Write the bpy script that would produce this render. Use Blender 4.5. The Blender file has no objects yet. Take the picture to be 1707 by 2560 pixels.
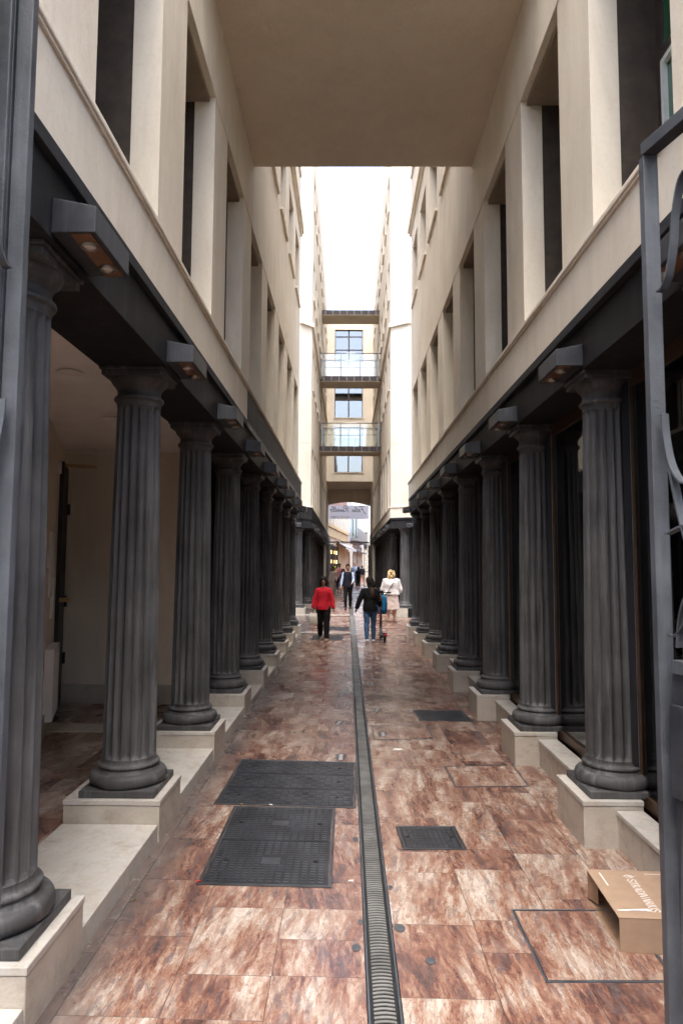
import bpy, math, random
from mathutils import Vector, Matrix, noise
R = math.radians
random.seed(7)
SC = bpy.context.scene
COL = SC.collection

# ------------------------------------------------------------------ camera
PITCH, YAW, ROLL, EYE = .0785, -.0091, .005, 1.9
cam = bpy.data.cameras.new('camera')
cam.sensor_fit = 'VERTICAL'; cam.sensor_height = 36; cam.sensor_width = 24
cam.lens = 24.0; cam.clip_start = .05; cam.clip_end = 2000
camo = bpy.data.objects.new('camera', cam); COL.objects.link(camo)
fwd = Vector((math.sin(YAW) * math.cos(PITCH), math.cos(YAW) * math.cos(PITCH), math.sin(PITCH)))
rt = Vector((math.cos(YAW), -math.sin(YAW), 0)); up = rt.cross(fwd)
r2 = rt * math.cos(ROLL) + up * math.sin(ROLL); u2 = -rt * math.sin(ROLL) + up * math.cos(ROLL)
mw = Matrix((r2, u2, -fwd)).transposed().to_4x4(); mw.translation = (0, 0, EYE)
camo.matrix_world = mw
cam.dof.use_dof = True; cam.dof.focus_distance = 6.0; cam.dof.aperture_fstop = 5.0
SC.camera = camo

# ------------------------------------------------------------------ sky, sun, exposure
SUN_EL, SUN_AZ = R(70), R(184)          # azimuth from +Y clockwise: behind the camera, almost along the alley
w = bpy.data.worlds.new('World'); SC.world = w; w.use_nodes = True
nt = w.node_tree; nt.nodes.clear()
sky = nt.nodes.new('ShaderNodeTexSky'); sky.sky_type = 'NISHITA'; sky.sun_disc = False
sky.sun_elevation = SUN_EL; sky.sun_rotation = SUN_AZ; sky.dust_density = 4; sky.air_density = 1.0
hs = nt.nodes.new('ShaderNodeHueSaturation'); hs.inputs['Saturation'].default_value = .8
bg = nt.nodes.new('ShaderNodeBackground'); bg.inputs['Strength'].default_value = .15
wo = nt.nodes.new('ShaderNodeOutputWorld')
nt.links.new(sky.outputs[0], hs.inputs['Color']); nt.links.new(hs.outputs[0], bg.inputs['Color'])
nt.links.new(bg.outputs[0], wo.inputs['Surface'])
sl = bpy.data.lights.new('sun', 'SUN'); sl.energy = .6; sl.angle = R(30); sl.color = (1, .95, .88)
so = bpy.data.objects.new('sun', sl); COL.objects.link(so)
sd = Vector((math.sin(SUN_AZ) * math.cos(SUN_EL), math.cos(SUN_AZ) * math.cos(SUN_EL), math.sin(SUN_EL)))
so.rotation_euler = sd.to_track_quat('Z', 'Y').to_euler(); so.location = (0, -5, 30)
SC.view_settings.view_transform = 'Standard'; SC.view_settings.look = 'None'
SC.view_settings.gamma = 1; SC.view_settings.use_curve_mapping = False
SC.view_settings.exposure = 2.46
SC.render.engine = 'CYCLES'
cy = SC.cycles
cy.use_denoising = True
cy.use_adaptive_sampling = True; cy.adaptive_threshold = .03
cy.max_bounces = 8; cy.diffuse_bounces = 6; cy.glossy_bounces = 4; cy.transmission_bounces = 4; cy.transparent_max_bounces = 8
cy.caustics_reflective = False; cy.caustics_refractive = False

# ------------------------------------------------------------------ materials
MATS = {}
class NB:
    """small node-building helper"""
    def __init__(s, name):
        s.m = bpy.data.materials.new(name); s.m.use_nodes = True; s.t = s.m.node_tree
        s.t.nodes.clear()
        s.out = s.n('ShaderNodeOutputMaterial'); s.p = s.n('ShaderNodeBsdfPrincipled')
        s.l(s.p.outputs[0], s.out.inputs['Surface']); MATS[name] = s.m
    def n(s, t, **k):
        x = s.t.nodes.new(t)
        for a, b in k.items(): setattr(x, a, b)
        return x
    def l(s, a, b): s.t.links.new(a, b)
    def pos(s, scale=(1, 1, 1), kind='world', off=None):
        if kind == 'world': src = s.n('ShaderNodeNewGeometry').outputs['Position']
        else: src = s.n('ShaderNodeTexCoord').outputs['Object']
        mp = s.n('ShaderNodeMapping'); mp.inputs['Scale'].default_value = scale
        s.l(src, mp.inputs['Vector'])
        if off is not None: s.l(off, mp.inputs['Location'])
        return mp.outputs[0]
    def noise(s, vec, scale, detail=5, rough=.55, dist=0):
        x = s.n('ShaderNodeTexNoise'); x.inputs['Scale'].default_value = scale
        x.inputs['Detail'].default_value = detail; x.inputs['Roughness'].default_value = rough
        x.inputs['Distortion'].default_value = dist; s.l(vec, x.inputs['Vector']); return x.outputs['Fac']
    def ramp(s, fac, stops, interp='LINEAR'):
        x = s.n('ShaderNodeValToRGB'); x.color_ramp.interpolation = interp; e = x.color_ramp.elements
        while len(e) < len(stops): e.new(.5)
        for k, (p, c) in enumerate(stops):
            e[k].position = p; e[k].color = (*c, 1) if len(c) == 3 else c
        s.l(fac, x.inputs['Fac']); return x.outputs['Color']
    def mix(s, fac, a, b, mode='MIX'):
        x = s.n('ShaderNodeMix', data_type='RGBA', blend_type=mode)
        for v, i in ((fac, 0), (a, 6), (b, 7)):
            if isinstance(v, (int, float)): x.inputs[i].default_value = v
            elif isinstance(v, tuple): x.inputs[i].default_value = (*v, 1)
            else: s.l(v, x.inputs[i])
        return x.outputs[2]
    def math(s, op, a, b=None):
        x = s.n('ShaderNodeMath', operation=op)
        for v, i in ((a, 0), (b, 1)):
            if v is None: continue
            if isinstance(v, (int, float)): x.inputs[i].default_value = v
            else: s.l(v, x.inputs[i])
        return x.outputs[0]
    def bump(s, h, strength=.3, dist=.01):
        x = s.n('ShaderNodeBump'); x.inputs['Strength'].default_value = strength
        x.inputs['Distance'].default_value = dist; s.l(h, x.inputs['Height'])
        s.l(x.outputs[0], s.p.inputs['Normal'])
    def base(s, c):
        if isinstance(c, tuple): s.p.inputs['Base Color'].default_value = (*c, 1)
        else: s.l(c, s.p.inputs['Base Color'])
    def rough(s, r):
        if isinstance(r, (int, float)): s.p.inputs['Roughness'].default_value = r
        else: s.l(r, s.p.inputs['Roughness'])

def plain(name, c, rough=.6, metal=0, var=.18, scale=9, bump=.0, spec=.5, kind='object'):
    b = NB(name); v = b.pos(kind=kind)
    f = b.noise(v, scale, 5)
    d = tuple(max(0, x * (1 - var)) for x in c); e = tuple(min(1, x * (1 + var)) for x in c)
    b.base(b.ramp(f, [(.3, d), (.7, e)])); b.rough(rough)
    b.p.inputs['Metallic'].default_value = metal
    b.p.inputs['Specular IOR Level'].default_value = spec
    if bump: b.bump(b.noise(v, scale * 9, 3), bump, .004)
    return b.m

def stucco(name, c1, c2, streak=.12):
    b = NB(name); v = b.pos()
    cloud = b.noise(v, 1.1, 6, .6)
    col = b.ramp(cloud, [(.3, c1), (.72, c2)])
    st = b.noise(b.pos((3.2, 3.2, .55)), 1.0, 7, .7, .8)
    tone = b.ramp(st, [(.33, (1 - streak,) * 3), (.62, (1.0,) * 3)])
    col = b.mix(1.0, col, tone, 'MULTIPLY')
    sp = b.noise(v, 26, 4, .7)
    col = b.mix(1.0, col, b.ramp(sp, [(.25, (.93, .91, .88)), (.5, (1, 1, 1))]), 'MULTIPLY')
    b.base(col); b.rough(.82); b.p.inputs['Specular IOR Level'].default_value = .25
    h = b.math('ADD', b.math('MULTIPLY', b.noise(v, 70, 4, .6), .35), b.noise(b.pos((3, 3, 1.2)), 3.2, 4))
    b.bump(h, .35, .012)
    return b.m
stucco('stucco', (.71, .632, .52), (.795, .732, .625))
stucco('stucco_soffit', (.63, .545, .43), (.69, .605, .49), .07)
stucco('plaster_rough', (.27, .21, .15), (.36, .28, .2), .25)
stucco('stucco_street', (.62, .56, .47), (.70, .64, .55), .08)

def charcoal(name, c, rough=.55, streak=.5, spec=.2):
    b = NB(name); v = b.pos()
    a = b.noise(v, 2.2, 6, .65)
    col = b.ramp(a, [(.32, tuple(x * .6 for x in c)), (.68, tuple(x * 1.5 for x in c))])
    st = b.noise(b.pos((14, 14, .7)), 1.0, 6, .7, .3)
    col = b.mix(b.ramp(st, [(.5, (0, 0, 0)), (.7, (streak * .7,) * 3)]), col, tuple(min(1, x * 2.6 + .02) for x in c))
    sp = b.noise(v, 160, 2, .5)
    col = b.mix(b.ramp(sp, [(.68, (0, 0, 0)), (.76, (.3,) * 3)]), col, (.12, .12, .125))
    b.base(col); b.rough(b.ramp(a, [(.3, (rough - .1,) * 3), (.7, (rough + .12,) * 3)]))
    b.p.inputs['Specular IOR Level'].default_value = spec
    b.bump(b.math('ADD', b.noise(v, 90, 4), b.math('MULTIPLY', b.noise(v, 9, 4), 1.6)), .22, .006)
    return b.m
charcoal('column_stone', (.055, .0542, .0548), .55, 1.0, .3)
charcoal('beam_stone', (.02, .0198, .021), .65, .4, .1)
charcoal('beam_strip', (.03, .031, .034), .65, .25, .12)
charcoal('bracket_paint', (.04, .043, .048), .5, .4, .3)
charcoal('gate_steel', (.068, .074, .083), .45, .3, .3)
charcoal('gate_plate', (.034, .037, .042), .5, .3, .3)

def marble(name, c1, c2):
    b = NB(name); v = b.pos()
    a = b.noise(v, 2.6, 6, .62, .6)
    col = b.ramp(a, [(.3, c1), (.68, c2)])
    vein = b.noise(b.pos((1, .8, 2.2)), 3.4, 6, .7, 1.6)
    col = b.mix(b.ramp(vein, [(.47, (0, 0, 0)), (.5, (.5,) * 3), (.53, (0, 0, 0))]), col, (.42, .33, .24))
    d = b.noise(v, 7, 7, .75)
    col = b.mix(b.ramp(d, [(.5, (0, 0, 0)), (.72, (.6,) * 3)]), col, (.25, .2, .15))
    b.base(col); b.rough(b.ramp(d, [(.3, (.3,) * 3), (.7, (.55,) * 3)]))
    b.bump(b.noise(v, 45, 5), .12, .004)
    return b.m
marble('white_marble', (.38, .34, .285), (.50, .46, .395))
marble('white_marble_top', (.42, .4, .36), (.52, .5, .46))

def travertine(name, island=False, dark=1.0, const=None, dirt=.75):
    b = NB(name)
    rnd = b.n('ShaderNodeNewGeometry').outputs['Random Per Island'] if island else b.n('ShaderNodeObjectInfo').outputs['Random']
    if const is not None: rnd = b.math('MULTIPLY', rnd, 0); rnd = b.math('ADD', rnd, const)
    cx = b.n('ShaderNodeCombineXYZ')
    b.l(b.math('MULTIPLY', rnd, 37.0), cx.inputs[0]); b.l(b.math('MULTIPLY', rnd, 91.0), cx.inputs[1]); b.l(b.math('MULTIPLY', rnd, 53.0), cx.inputs[2])
    v = b.pos((1, 1, 1), 'world', cx.outputs[0])
    # veins run mostly along the alley, warped and broken up
    rot = b.n('ShaderNodeVectorRotate', rotation_type='Z_AXIS')
    b.l(v, rot.inputs['Vector'])
    b.l(b.math('MULTIPLY', b.math('SUBTRACT', rnd, .45), .34), rot.inputs['Angle'])
    sc = b.n('ShaderNodeMapping'); sc.inputs['Scale'].default_value = (21, 4.2, 3); b.l(rot.outputs[0], sc.inputs['Vector'])
    wn_ = b.n('ShaderNodeTexNoise'); wn_.inputs['Scale'].default_value = 1.1; wn_.inputs['Detail'].default_value = 6; wn_.inputs['Roughness'].default_value = .65
    b.l(sc.outputs[0], wn_.inputs['Vector'])
    wadd = b.n('ShaderNodeVectorMath', operation='MULTIPLY_ADD'); wadd.inputs[1].default_value = (1.5, 1.0, 1)
    b.l(wn_.outputs['Color'], wadd.inputs[0]); b.l(sc.outputs[0], wadd.inputs[2])
    sv = wadd.outputs[0]
    big = b.noise(sv, .42, 5, .6)
    med = b.noise(sv, 2.2, 7, .78)
    fine = b.noise(sv, 9, 6, .8)
    band = b.math('ADD', b.math('MULTIPLY', big, .45), b.math('MULTIPLY', med, .40))
    band = b.math('ADD', band, b.math('MULTIPLY', fine, .20))
    band = b.math('ADD', band, b.math('MULTIPLY', b.math('SUBTRACT', rnd, .5), .075))
    k = dark
    col = b.ramp(band, [(.425, (.046 * k, .031 * k, .029 * k)), (.468, (.098 * k, .045 * k, .035 * k)), (.508, (.172 * k, .084 * k, .056 * k)),
                        (.545, (.218 * k, .138 * k, .101 * k)), (.585, (.282 * k, .219 * k, .177 * k)), (.655, (.405 * k, .352 * k, .306 * k))])
    wear = b.noise(b.pos((1.5, .8, 1)), .8, 8, .68)
    # grey-violet mineral bands, broken by a fine noise
    vio = b.noise(sv, 1.3, 7, .82)
    vm = b.mix(1.0, b.ramp(vio, [(.515, (0, 0, 0)), (.59, (.8,) * 3)]), b.ramp(wear, [(.38, (.2,) * 3), (.54, (1,) * 3)]), 'MULTIPLY')
    col = b.mix(vm, col, (.09 * k, .072 * k, .073 * k))
    # dark ridged cracks and pits
    rg = b.n('ShaderNodeTexNoise'); rg.noise_type = 'RIDGED_MULTIFRACTAL'; rg.inputs['Scale'].default_value = 2.1; rg.inputs['Detail'].default_value = 7
    b.l(sv, rg.inputs['Vector'])
    col = b.mix(b.ramp(rg.outputs['Fac'], [(.62, (0, 0, 0)), (.95, (.6,) * 3)]), col, (.10 * k, .052 * k, .04 * k))
    pit = b.noise(b.pos((1.4, .7, 1)), 46, 6, .75, 1.0)
    col = b.mix(b.ramp(pit, [(.585, (0, 0, 0)), (.66, (.85,) * 3)]), col, (.085, .052, .043))
    flk = b.noise(b.pos((1.4, .6, 1)), 27, 7, .8, .6)
    col = b.mix(b.ramp(flk, [(.58, (0, 0, 0)), (.68, (.4,) * 3)]), col, (.32, .265, .22))
    crack = b.n('ShaderNodeTexVoronoi', feature='DISTANCE_TO_EDGE'); crack.inputs['Scale'].default_value = 9
    wv = b.n('ShaderNodeMix', data_type='VECTOR'); wv.inputs[0].default_value = .16
    b.l(sv, wv.inputs[4]); nz = b.n('ShaderNodeTexNoise'); nz.inputs['Scale'].default_value = 3; nz.inputs['Detail'].default_value = 5
    b.l(sv, nz.inputs['Vector']); b.l(nz.outputs['Color'], wv.inputs[5]); b.l(wv.outputs[1], crack.inputs['Vector'])
    ck = b.ramp(crack.outputs['Distance'], [(.0, (.75,) * 3), (.022, (0, 0, 0))])
    ckm = b.mix(1.0, ck, b.ramp(wear, [(.42, (.12,) * 3), (.6, (1,) * 3)]), 'MULTIPLY')
    col = b.mix(ckm, col, (.12, .08, .065))
    sx_ = b.n('ShaderNodeSeparateXYZ'); b.l(b.n('ShaderNodeNewGeometry').outputs['Position'], sx_.inputs[0])
    edge = b.math('ADD', sx_.outputs[0], b.math('MULTIPLY', b.noise(b.pos((2, .7, 1)), 3, 6, .7), .5))
    col = b.mix(b.ramp(b.math('MULTIPLY', edge, -1.0), [(.72, (0, 0, 0)), (.98, (dirt,) * 3)]), col, (.085, .078, .076))   # trodden dirt along the left steps
    b.base(col)
    b.rough(b.ramp(b.noise(b.pos((1, 1, 1)), 2.4, 5), [(.32, (.15,) * 3), (.66, (.36,) * 3)]))
    b.p.inputs['Specular IOR Level'].default_value = .5
    b.bump(b.math('ADD', b.math('MULTIPLY', pit, -.8), b.noise(b.pos((1, 1, 1)), 5, 4)), .10, .006)
    return b.m
travertine('travertine', False, 1.15); travertine('travertine_joined', True, 1.2)
travertine('travertine_lobby', False, .8); travertine('travertine_arcade', True, 1.2, None, 0); travertine('travertine_tan', False, 1.15, .62)

plain('grout', (.075, .06, .053), .85, 0, .3, 14, .2, kind='world')
plain('cast_iron', (.036, .038, .043), .46, .55, .6, 3.5, .3, kind='world')
plain('cast_iron_worn', (.085, .088, .095), .36, .7, .5, 5, .15, kind='world')
plain('grate_steel', (.21, .21, .20), .45, .4, .4, 5, .15, kind='world')
plain('channel_steel', (.16, .18, .21), .38, .75, .3, 5, .1, kind='world')
plain('dark_void', (.012, .012, .012), .95)
plain('bronze_frame', (.085, .05, .03), .42, .4, .2, 8)
plain('dark_frame', (.022, .022, .025), .45, .2, .2, 8)
plain('bracket_wood', (.16, .075, .035), .55, 0, .25, 14)
plain('window_frame_dark', (.05, .038, .034), .45, .2, .2, 6)
plain('window_frame_light', (.62, .66, .66), .4, .1, .1, 6)
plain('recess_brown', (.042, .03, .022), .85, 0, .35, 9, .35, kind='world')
plain('dark_panel', (.022, .022, .024), .4, 0, .25, 3, kind='world')
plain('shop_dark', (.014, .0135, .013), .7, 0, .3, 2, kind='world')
plain('lobby_white', (.80, .765, .73), .8, 0, .05, 3, kind='world')
plain('door_black', (.012, .012, .013), .5, .2, .3, 8)
plain('brass', (.35, .24, .11), .35, .9, .15, 8)
plain('lamp_rim', (.30, .28, .25), .35, .9, .1, 8)
plain('lamp_glass', (.66, .62, .56), .2, 0, .1, 8)
plain('cardboard', (.30, .205, .138), .75, 0, .08, 16, .12)
plain('cardboard_in', (.29, .175, .105), .8, 0, .08, 16, .12)
plain('tape', (.50, .33, .13), .25, 0, .08, 6)
plain('white_print', (.68, .64, .6), .6, 0, .04, 10)
plain('clear_tape', (.78, .74, .78), .1, 0, .1, 6)
plain('paper_white', (.72, .72, .72), .7, 0, .05, 12)
plain('sticker_dark', (.055, .058, .065), .55, 0, .35, 30)
plain('red_litter', (.5, .03, .02), .6)
plain('rubber_black', (.012, .012, .012), .65, 0, .3, 12)
plain('awning_grey', (.30, .31, .33), .7, 0, .15, 6)
plain('banner_cloth', (.78, .765, .80), .8, 0, .04, 4)
_b = MATS['banner_cloth'].node_tree; _p = [q for q in _b.nodes if q.type == 'BSDF_PRINCIPLED'][0]; _o = [q for q in _b.nodes if q.type == 'OUTPUT_MATERIAL'][0]
_t = _b.nodes.new('ShaderNodeBsdfTranslucent'); _t.inputs[0].default_value = (.9, .88, .88, 1); _x = _b.nodes.new('ShaderNodeMixShader'); _x.inputs[0].default_value = .75
_b.links.new(_p.outputs[0], _x.inputs[1]); _b.links.new(_t.outputs[0], _x.inputs[2]); _b.links.new(_x.outputs[0], _o.inputs['Surface'])
plain('ink_dark', (.07, .065, .06), .7)
plain('ink_grey', (.45, .44, .45), .7)
plain('far_yellow', (.66, .50, .27), .8, 0, .1, 2, kind='world')
plain('far_cream', (.68, .58, .43), .8, 0, .1, 2, kind='world')
plain('far_red', (.37, .2, .16), .85, 0, .15, 2, kind='world')
plain('far_grey', (.56, .56, .55), .8, 0, .08, 2, kind='world')
plain('shutter_green', (.055, .13, .09), .6, 0, .15, 6)
plain('balcony_grey', (.22, .225, .23), .5, .3, .2, 6)
plain('brown_deck', (.04, .028, .026), .6, 0, .35, 5, kind='world')
plain('rail_steel', (.30, .31, .32), .35, .7, .1, 8)

def glass(name, tint, alpha, rough=.02):
    b = NB(name); b.t.nodes.remove(b.p)
    tr = b.n('ShaderNodeBsdfTransparent'); tr.inputs[0].default_value = (*tint, 1)
    gl = b.n('ShaderNodeBsdfGlossy'); gl.inputs['Roughness'].default_value = rough; gl.inputs['Color'].default_value = (.95, .97, 1, 1)
    fr = b.n('ShaderNodeFresnel'); fr.inputs['IOR'].default_value = 1.5
    f = b.math('ADD', b.math('MULTIPLY', fr.outputs[0], 1.0), alpha)
    x = b.n('ShaderNodeMixShader'); b.l(f, x.inputs[0]); b.l(tr.outputs[0], x.inputs[1]); b.l(gl.outputs[0], x.inputs[2])
    b.l(x.outputs[0], b.out.inputs['Surface']); return b.m
glass('shop_glass', (.62, .64, .66), .02)
glass('rail_glass', (.965, .985, .98), .02)
glass('window_glass', (.30, .35, .36), .16)
glass('window_glass_bright', (.34, .38, .40), .16)
plain('green_glass', (.018, .085, .042), .08, 0, .3, 1.5, 0, .5)

def emit_lamp(name, c, s):
    b = NB(name); b.base(c); b.p.inputs['Emission Color'].default_value = (*c, 1); b.p.inputs['Emission Strength'].default_value = s
    return b.m
emit_lamp('gold_lamp', (1.0, .62, .2), 1.2)

# ------------------------------------------------------------------ mesh helpers
class MB:
    def __init__(s): s.v = []; s.f = []; s.sm = []
    def add(s, vs, fs, smooth=False):
        o = len(s.v); s.v += [tuple(p) for p in vs]; s.f += [tuple(i + o for i in f) for f in fs]; s.sm += [smooth] * len(fs); return s
    def box(s, x0, x1, y0, y1, z0, z1):
        return s.add([(x0, y0, z0), (x1, y0, z0), (x1, y1, z0), (x0, y1, z0), (x0, y0, z1), (x1, y0, z1), (x1, y1, z1), (x0, y1, z1)],
                     [(3, 2, 1, 0), (4, 5, 6, 7), (0, 1, 5, 4), (1, 2, 6, 5), (2, 3, 7, 6), (3, 0, 4, 7)])
    def prism(s, poly, z0, z1):
        """poly: list of (x, y) counter-clockwise"""
        n = len(poly)
        return s.add([(x, y, z0) for x, y in poly] + [(x, y, z1) for x, y in poly],
                     [tuple(range(n - 1, -1, -1)), tuple(range(n, 2 * n))] + [(i, (i + 1) % n, n + (i + 1) % n, n + i) for i in range(n)])
    def prismX(s, poly, x0, x1):
        n = len(poly)
        return s.add([(x0, y, z) for y, z in poly] + [(x1, y, z) for y, z in poly],
                     [tuple(range(n - 1, -1, -1)), tuple(range(n, 2 * n))] + [(i, (i + 1) % n, n + (i + 1) % n, n + i) for i in range(n)])
    def prismY(s, poly, y0, y1):
        n = len(poly)
        return s.add([(x, y0, z) for x, z in poly] + [(x, y1, z) for x, z in poly],
                     [tuple(range(n)), tuple(range(2 * n - 1, n - 1, -1))] + [((i + 1) % n, i, n + i, n + (i + 1) % n) for i in range(n)])
    def lathe(s, prof, n=40, cx=0, cy=0, smooth=True):
        vs = []; fs = []
        for r, z in prof:
            for k in range(n):
                a = 2 * math.pi * k / n; vs.append((cx + r * math.cos(a), cy + r * math.sin(a), z))
        for j in range(len(prof) - 1):
            for k in range(n):
                a, b = j * n + k, j * n + (k + 1) % n; fs.append((a, b, b + n, a + n))
        s.add(vs, fs, smooth)
        s.add(vs[:n], [tuple(range(n - 1, -1, -1))]); s.add(vs[-n:], [tuple(range(n))]); return s
    def tube(s, pts, rad, n=10, smooth=True):
        """pts list of Vectors, rad list of float or (a, b)"""
        pts = [Vector(p) for p in pts]
        if not isinstance(rad, (list, tuple)) or (len(rad) == 2 and len(pts) != 2 and not isinstance(rad[0], tuple)): rad = [rad] * len(pts)
        vs = []; fs = []; ref = None
        for i, p in enumerate(pts):
            d = (pts[min(i + 1, len(pts) - 1)] - pts[max(i - 1, 0)]).normalized()
            if ref is None:
                ref = Vector((1, 0, 0)) if abs(d.x) < .85 else Vector((0, 1, 0))
            a = (ref - d * ref.dot(d)).normalized(); b = d.cross(a); ref = a
            r = rad[i]; ra, rb = r if isinstance(r, tuple) else (r, r)
            for k in range(n):
                t = 2 * math.pi * k / n; vs.append(p + a * (ra * math.cos(t)) + b * (rb * math.sin(t)))
        m = len(pts)
        for j in range(m - 1):
            for k in range(n):
                q, e = j * n + k, j * n + (k + 1) % n; fs.append((q, e, e + n, q + n))
        fs.append(tuple(range(n - 1, -1, -1))); fs.append(tuple(range((m - 1) * n, m * n)))
        return s.add(vs, fs, smooth)
    def ball(s, c, r, n=14, m=9, rot=None):
        rx, ry, rz = r if isinstance(r, (tuple, list)) else (r, r, r)
        vs = []; fs = []; c = Vector(c)
        for j in range(m + 1):
            t = math.pi * j / m
            for k in range(n):
                a = 2 * math.pi * k / n
                q = Vector((rx * math.sin(t) * math.cos(a), ry * math.sin(t) * math.sin(a), -rz * math.cos(t)))
                if rot: q = rot @ q
                vs.append(c + q)
        for j in range(m):
            for k in range(n):
                q, e = j * n + k, j * n + (k + 1) % n; fs.append((q, e, e + n, q + n))
        return s.add(vs, fs, True)
    def disc(s, x, y, z, rx, ry, h, n=20, jag=0):
        poly = []
        for k in range(n):
            a = 2 * math.pi * k / n; j = 1 + jag * (random.random() - .5)
            poly.append((x + rx * j * math.cos(a), y + ry * j * math.sin(a)))
        return s.prism(poly, z, z + h)
    def mesh(s, name):
        me = bpy.data.meshes.new(name); me.from_pydata(s.v, [], s.f)
        me.polygons.foreach_set('use_smooth', s.sm); me.update(); return me
    def build(s, name, mat, parent=None, bevel=0, loc=None):
        me = s.mesh(name); me.materials.append(MATS[mat])
        return link(name, me, parent, bevel, loc)

def link(name, me, parent=None, bevel=0, loc=None):
    o = bpy.data.objects.new(name, me); COL.objects.link(o)
    if parent: o.parent = parent
    if loc: o.location = loc
    if bevel:
        b = o.modifiers.new('bevel', 'BEVEL'); b.width = bevel; b.segments = 2; b.limit_method = 'ANGLE'; b.harden_normals = False
    return o
def empty(name, loc=(0, 0, 0), rz=0):
    o = bpy.data.objects.new(name, None); o.empty_display_size = .2; COL.objects.link(o); o.location = loc; o.rotation_euler = (0, 0, rz); return o
def tag(o, label, cat, group=None):
    o['label'] = label; o['category'] = cat
    if group: o['group'] = group
    return o
def struct(o): o['kind'] = 'structure'; return o
def stuff(o): o['kind'] = 'stuff'; return o
def copy_tree(o, parent=None):
    c = o.copy(); COL.objects.link(c); c.parent = parent
    for ch in list(o.children): copy_tree(ch, c)
    return c
def gz(x): return -.0137 * (x + 1.285)          # the paving falls a little to the right
def gy(y): return max(0, min(.25, (y - 26.5) * .045))   # and rises beyond the crossing
def G(x, y): return gz(x) + gy(y)

# ================================================================== ground and paving
m = MB()
xs = [-300, -12, 0, 12, 300]; ys = [-300, -5, 2, 19.25, 26.5, 32.06, 60, 140, 600]
for y in ys:
    for x in xs: m.v.append((x, y, gz(max(-12, min(12, x))) + gy(y) - .036))
for j in range(len(ys) - 1):
    for i in range(len(xs) - 1):
        a = j * len(xs) + i; m.f.append((a, a + 1, a + 1 + len(xs), a + len(xs))); m.sm.append(False)
gnd = struct(m.build('ground', 'grout'))

def paver_mesh(wx, wy, name):
    c = .0005; t = .0; b = -.03; hx, hy = wx / 2 - .0009, wy / 2 - .0009
    vs = [(-hx, -hy, b), (hx, -hy, b), (hx, hy, b), (-hx, hy, b), (-hx, -hy, t - c), (hx, -hy, t - c), (hx, hy, t - c), (-hx, hy, t - c),
          (-hx + c, -hy + c, t), (hx - c, -hy + c, t), (hx - c, hy - c, t), (-hx + c, hy - c, t)]
    fs = [(8, 9, 10, 11)] + [(i, (i + 1) % 4, 4 + (i + 1) % 4, 4 + i) for i in range(4)] + [(4 + i, 4 + (i + 1) % 4, 8 + (i + 1) % 4, 8 + i) for i in range(4)]
    me = bpy.data.meshes.new(name); me.from_pydata(vs, [], fs); me.materials.append(MATS['travertine']); me.materials.append(MATS['grout'])
    for i, p in enumerate(me.polygons): p.material_index = 0 if i == 0 else 1
    return me
pav = struct(empty('pavement'))
DL, DR = .093, .247                              # the drain channel
cols = [(DL - .44 * (k + 1), DL - .44 * k) for k in range(3)] + [(-1.30, DL - 1.32)] + \
       [(DR + .44 * k, DR + .44 * (k + 1)) for k in range(3)] + [(DR + 1.32, 1.885)]
rowoff = [3.35, 3.66, 3.35, 3.5, 3.525, 3.27, 3.53, 3.4]
PM = {}
npav = 0
for ci, (x0, x1) in enumerate(cols):
    y = rowoff[ci] - .63 * 3
    while y < 19.2:
        L = .63 if random.random() > .16 else .315
        y1 = min(y + L, 19.2)
        if y1 - y > .05:
            key = (round(x1 - x0, 3), round(y1 - y, 3))
            if key not in PM: PM[key] = paver_mesh(key[0], key[1], 'paver')
            if npav < 296:
                o = link('paver', PM[key], pav, 0, ((x0 + x1) / 2, (y + y1) / 2, gz((x0 + x1) / 2) + random.uniform(-.0004, .0004)))
                o.rotation_euler = (0, .0137, 0); npav += 1
        y = y1
# beyond the crossing line: joined small tiles
def tiles(x0, x1, y0, y1, tx, ty, name, parent, along_x=True):
    m = MB(); y = y0; row = 0
    while y < y1 - .01:
        x = x0 - random.random() * tx
        while x < x1:
            a, b = max(x, x0), min(x + tx, x1); e = min(y + ty, y1)
            if b - a > .02:
                q = [(a + .003, y + .003), (b - .003, y + .003), (b - .003, e - .003), (a + .003, e - .003)]
                m.add([(px, py, G(px, py)) for px, py in q], [(0, 1, 2, 3)])
                m.add([(px, py, G(px, py)) for px, py in q] + [(px, py, G(px, py) - .03) for px, py in q],
                      [((i + 1) % 4, i, 4 + i, 4 + (i + 1) % 4) for i in range(4)])
            x += tx
        y += ty; row += 1
    return stuff(m.build(name, 'travertine_joined', parent))
tiles(-7, DL, 19.34, 26.0, 1.3, .28, 'crossing_paving', pav); tiles(DR, 7, 19.34, 26.0, 1.3, .28, 'crossing_paving', pav)
tiles(-1.4, DL, 26.14, 53, .44, .63, 'far_paving', pav); tiles(DR, 1.9, 26.14, 53, .44, .63, 'far_paving', pav)
tiles(-3, 8, 53, 100, 1.0, 1.0, 'street_paving', pav)
for y0, y1 in ((19.2, 19.34), (26.0, 26.14)):
    for x0, x1 in ((-7, DL), (DR, 7)):
        MB().box(x0, x1, y0 + .004, y1 - .004, -.03, .0).build('marble_strip', 'white_marble_top', pav).location = (0, 0, gz((x0 + x1) / 2) + (.02 if x0 < 0 else .01))

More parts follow.
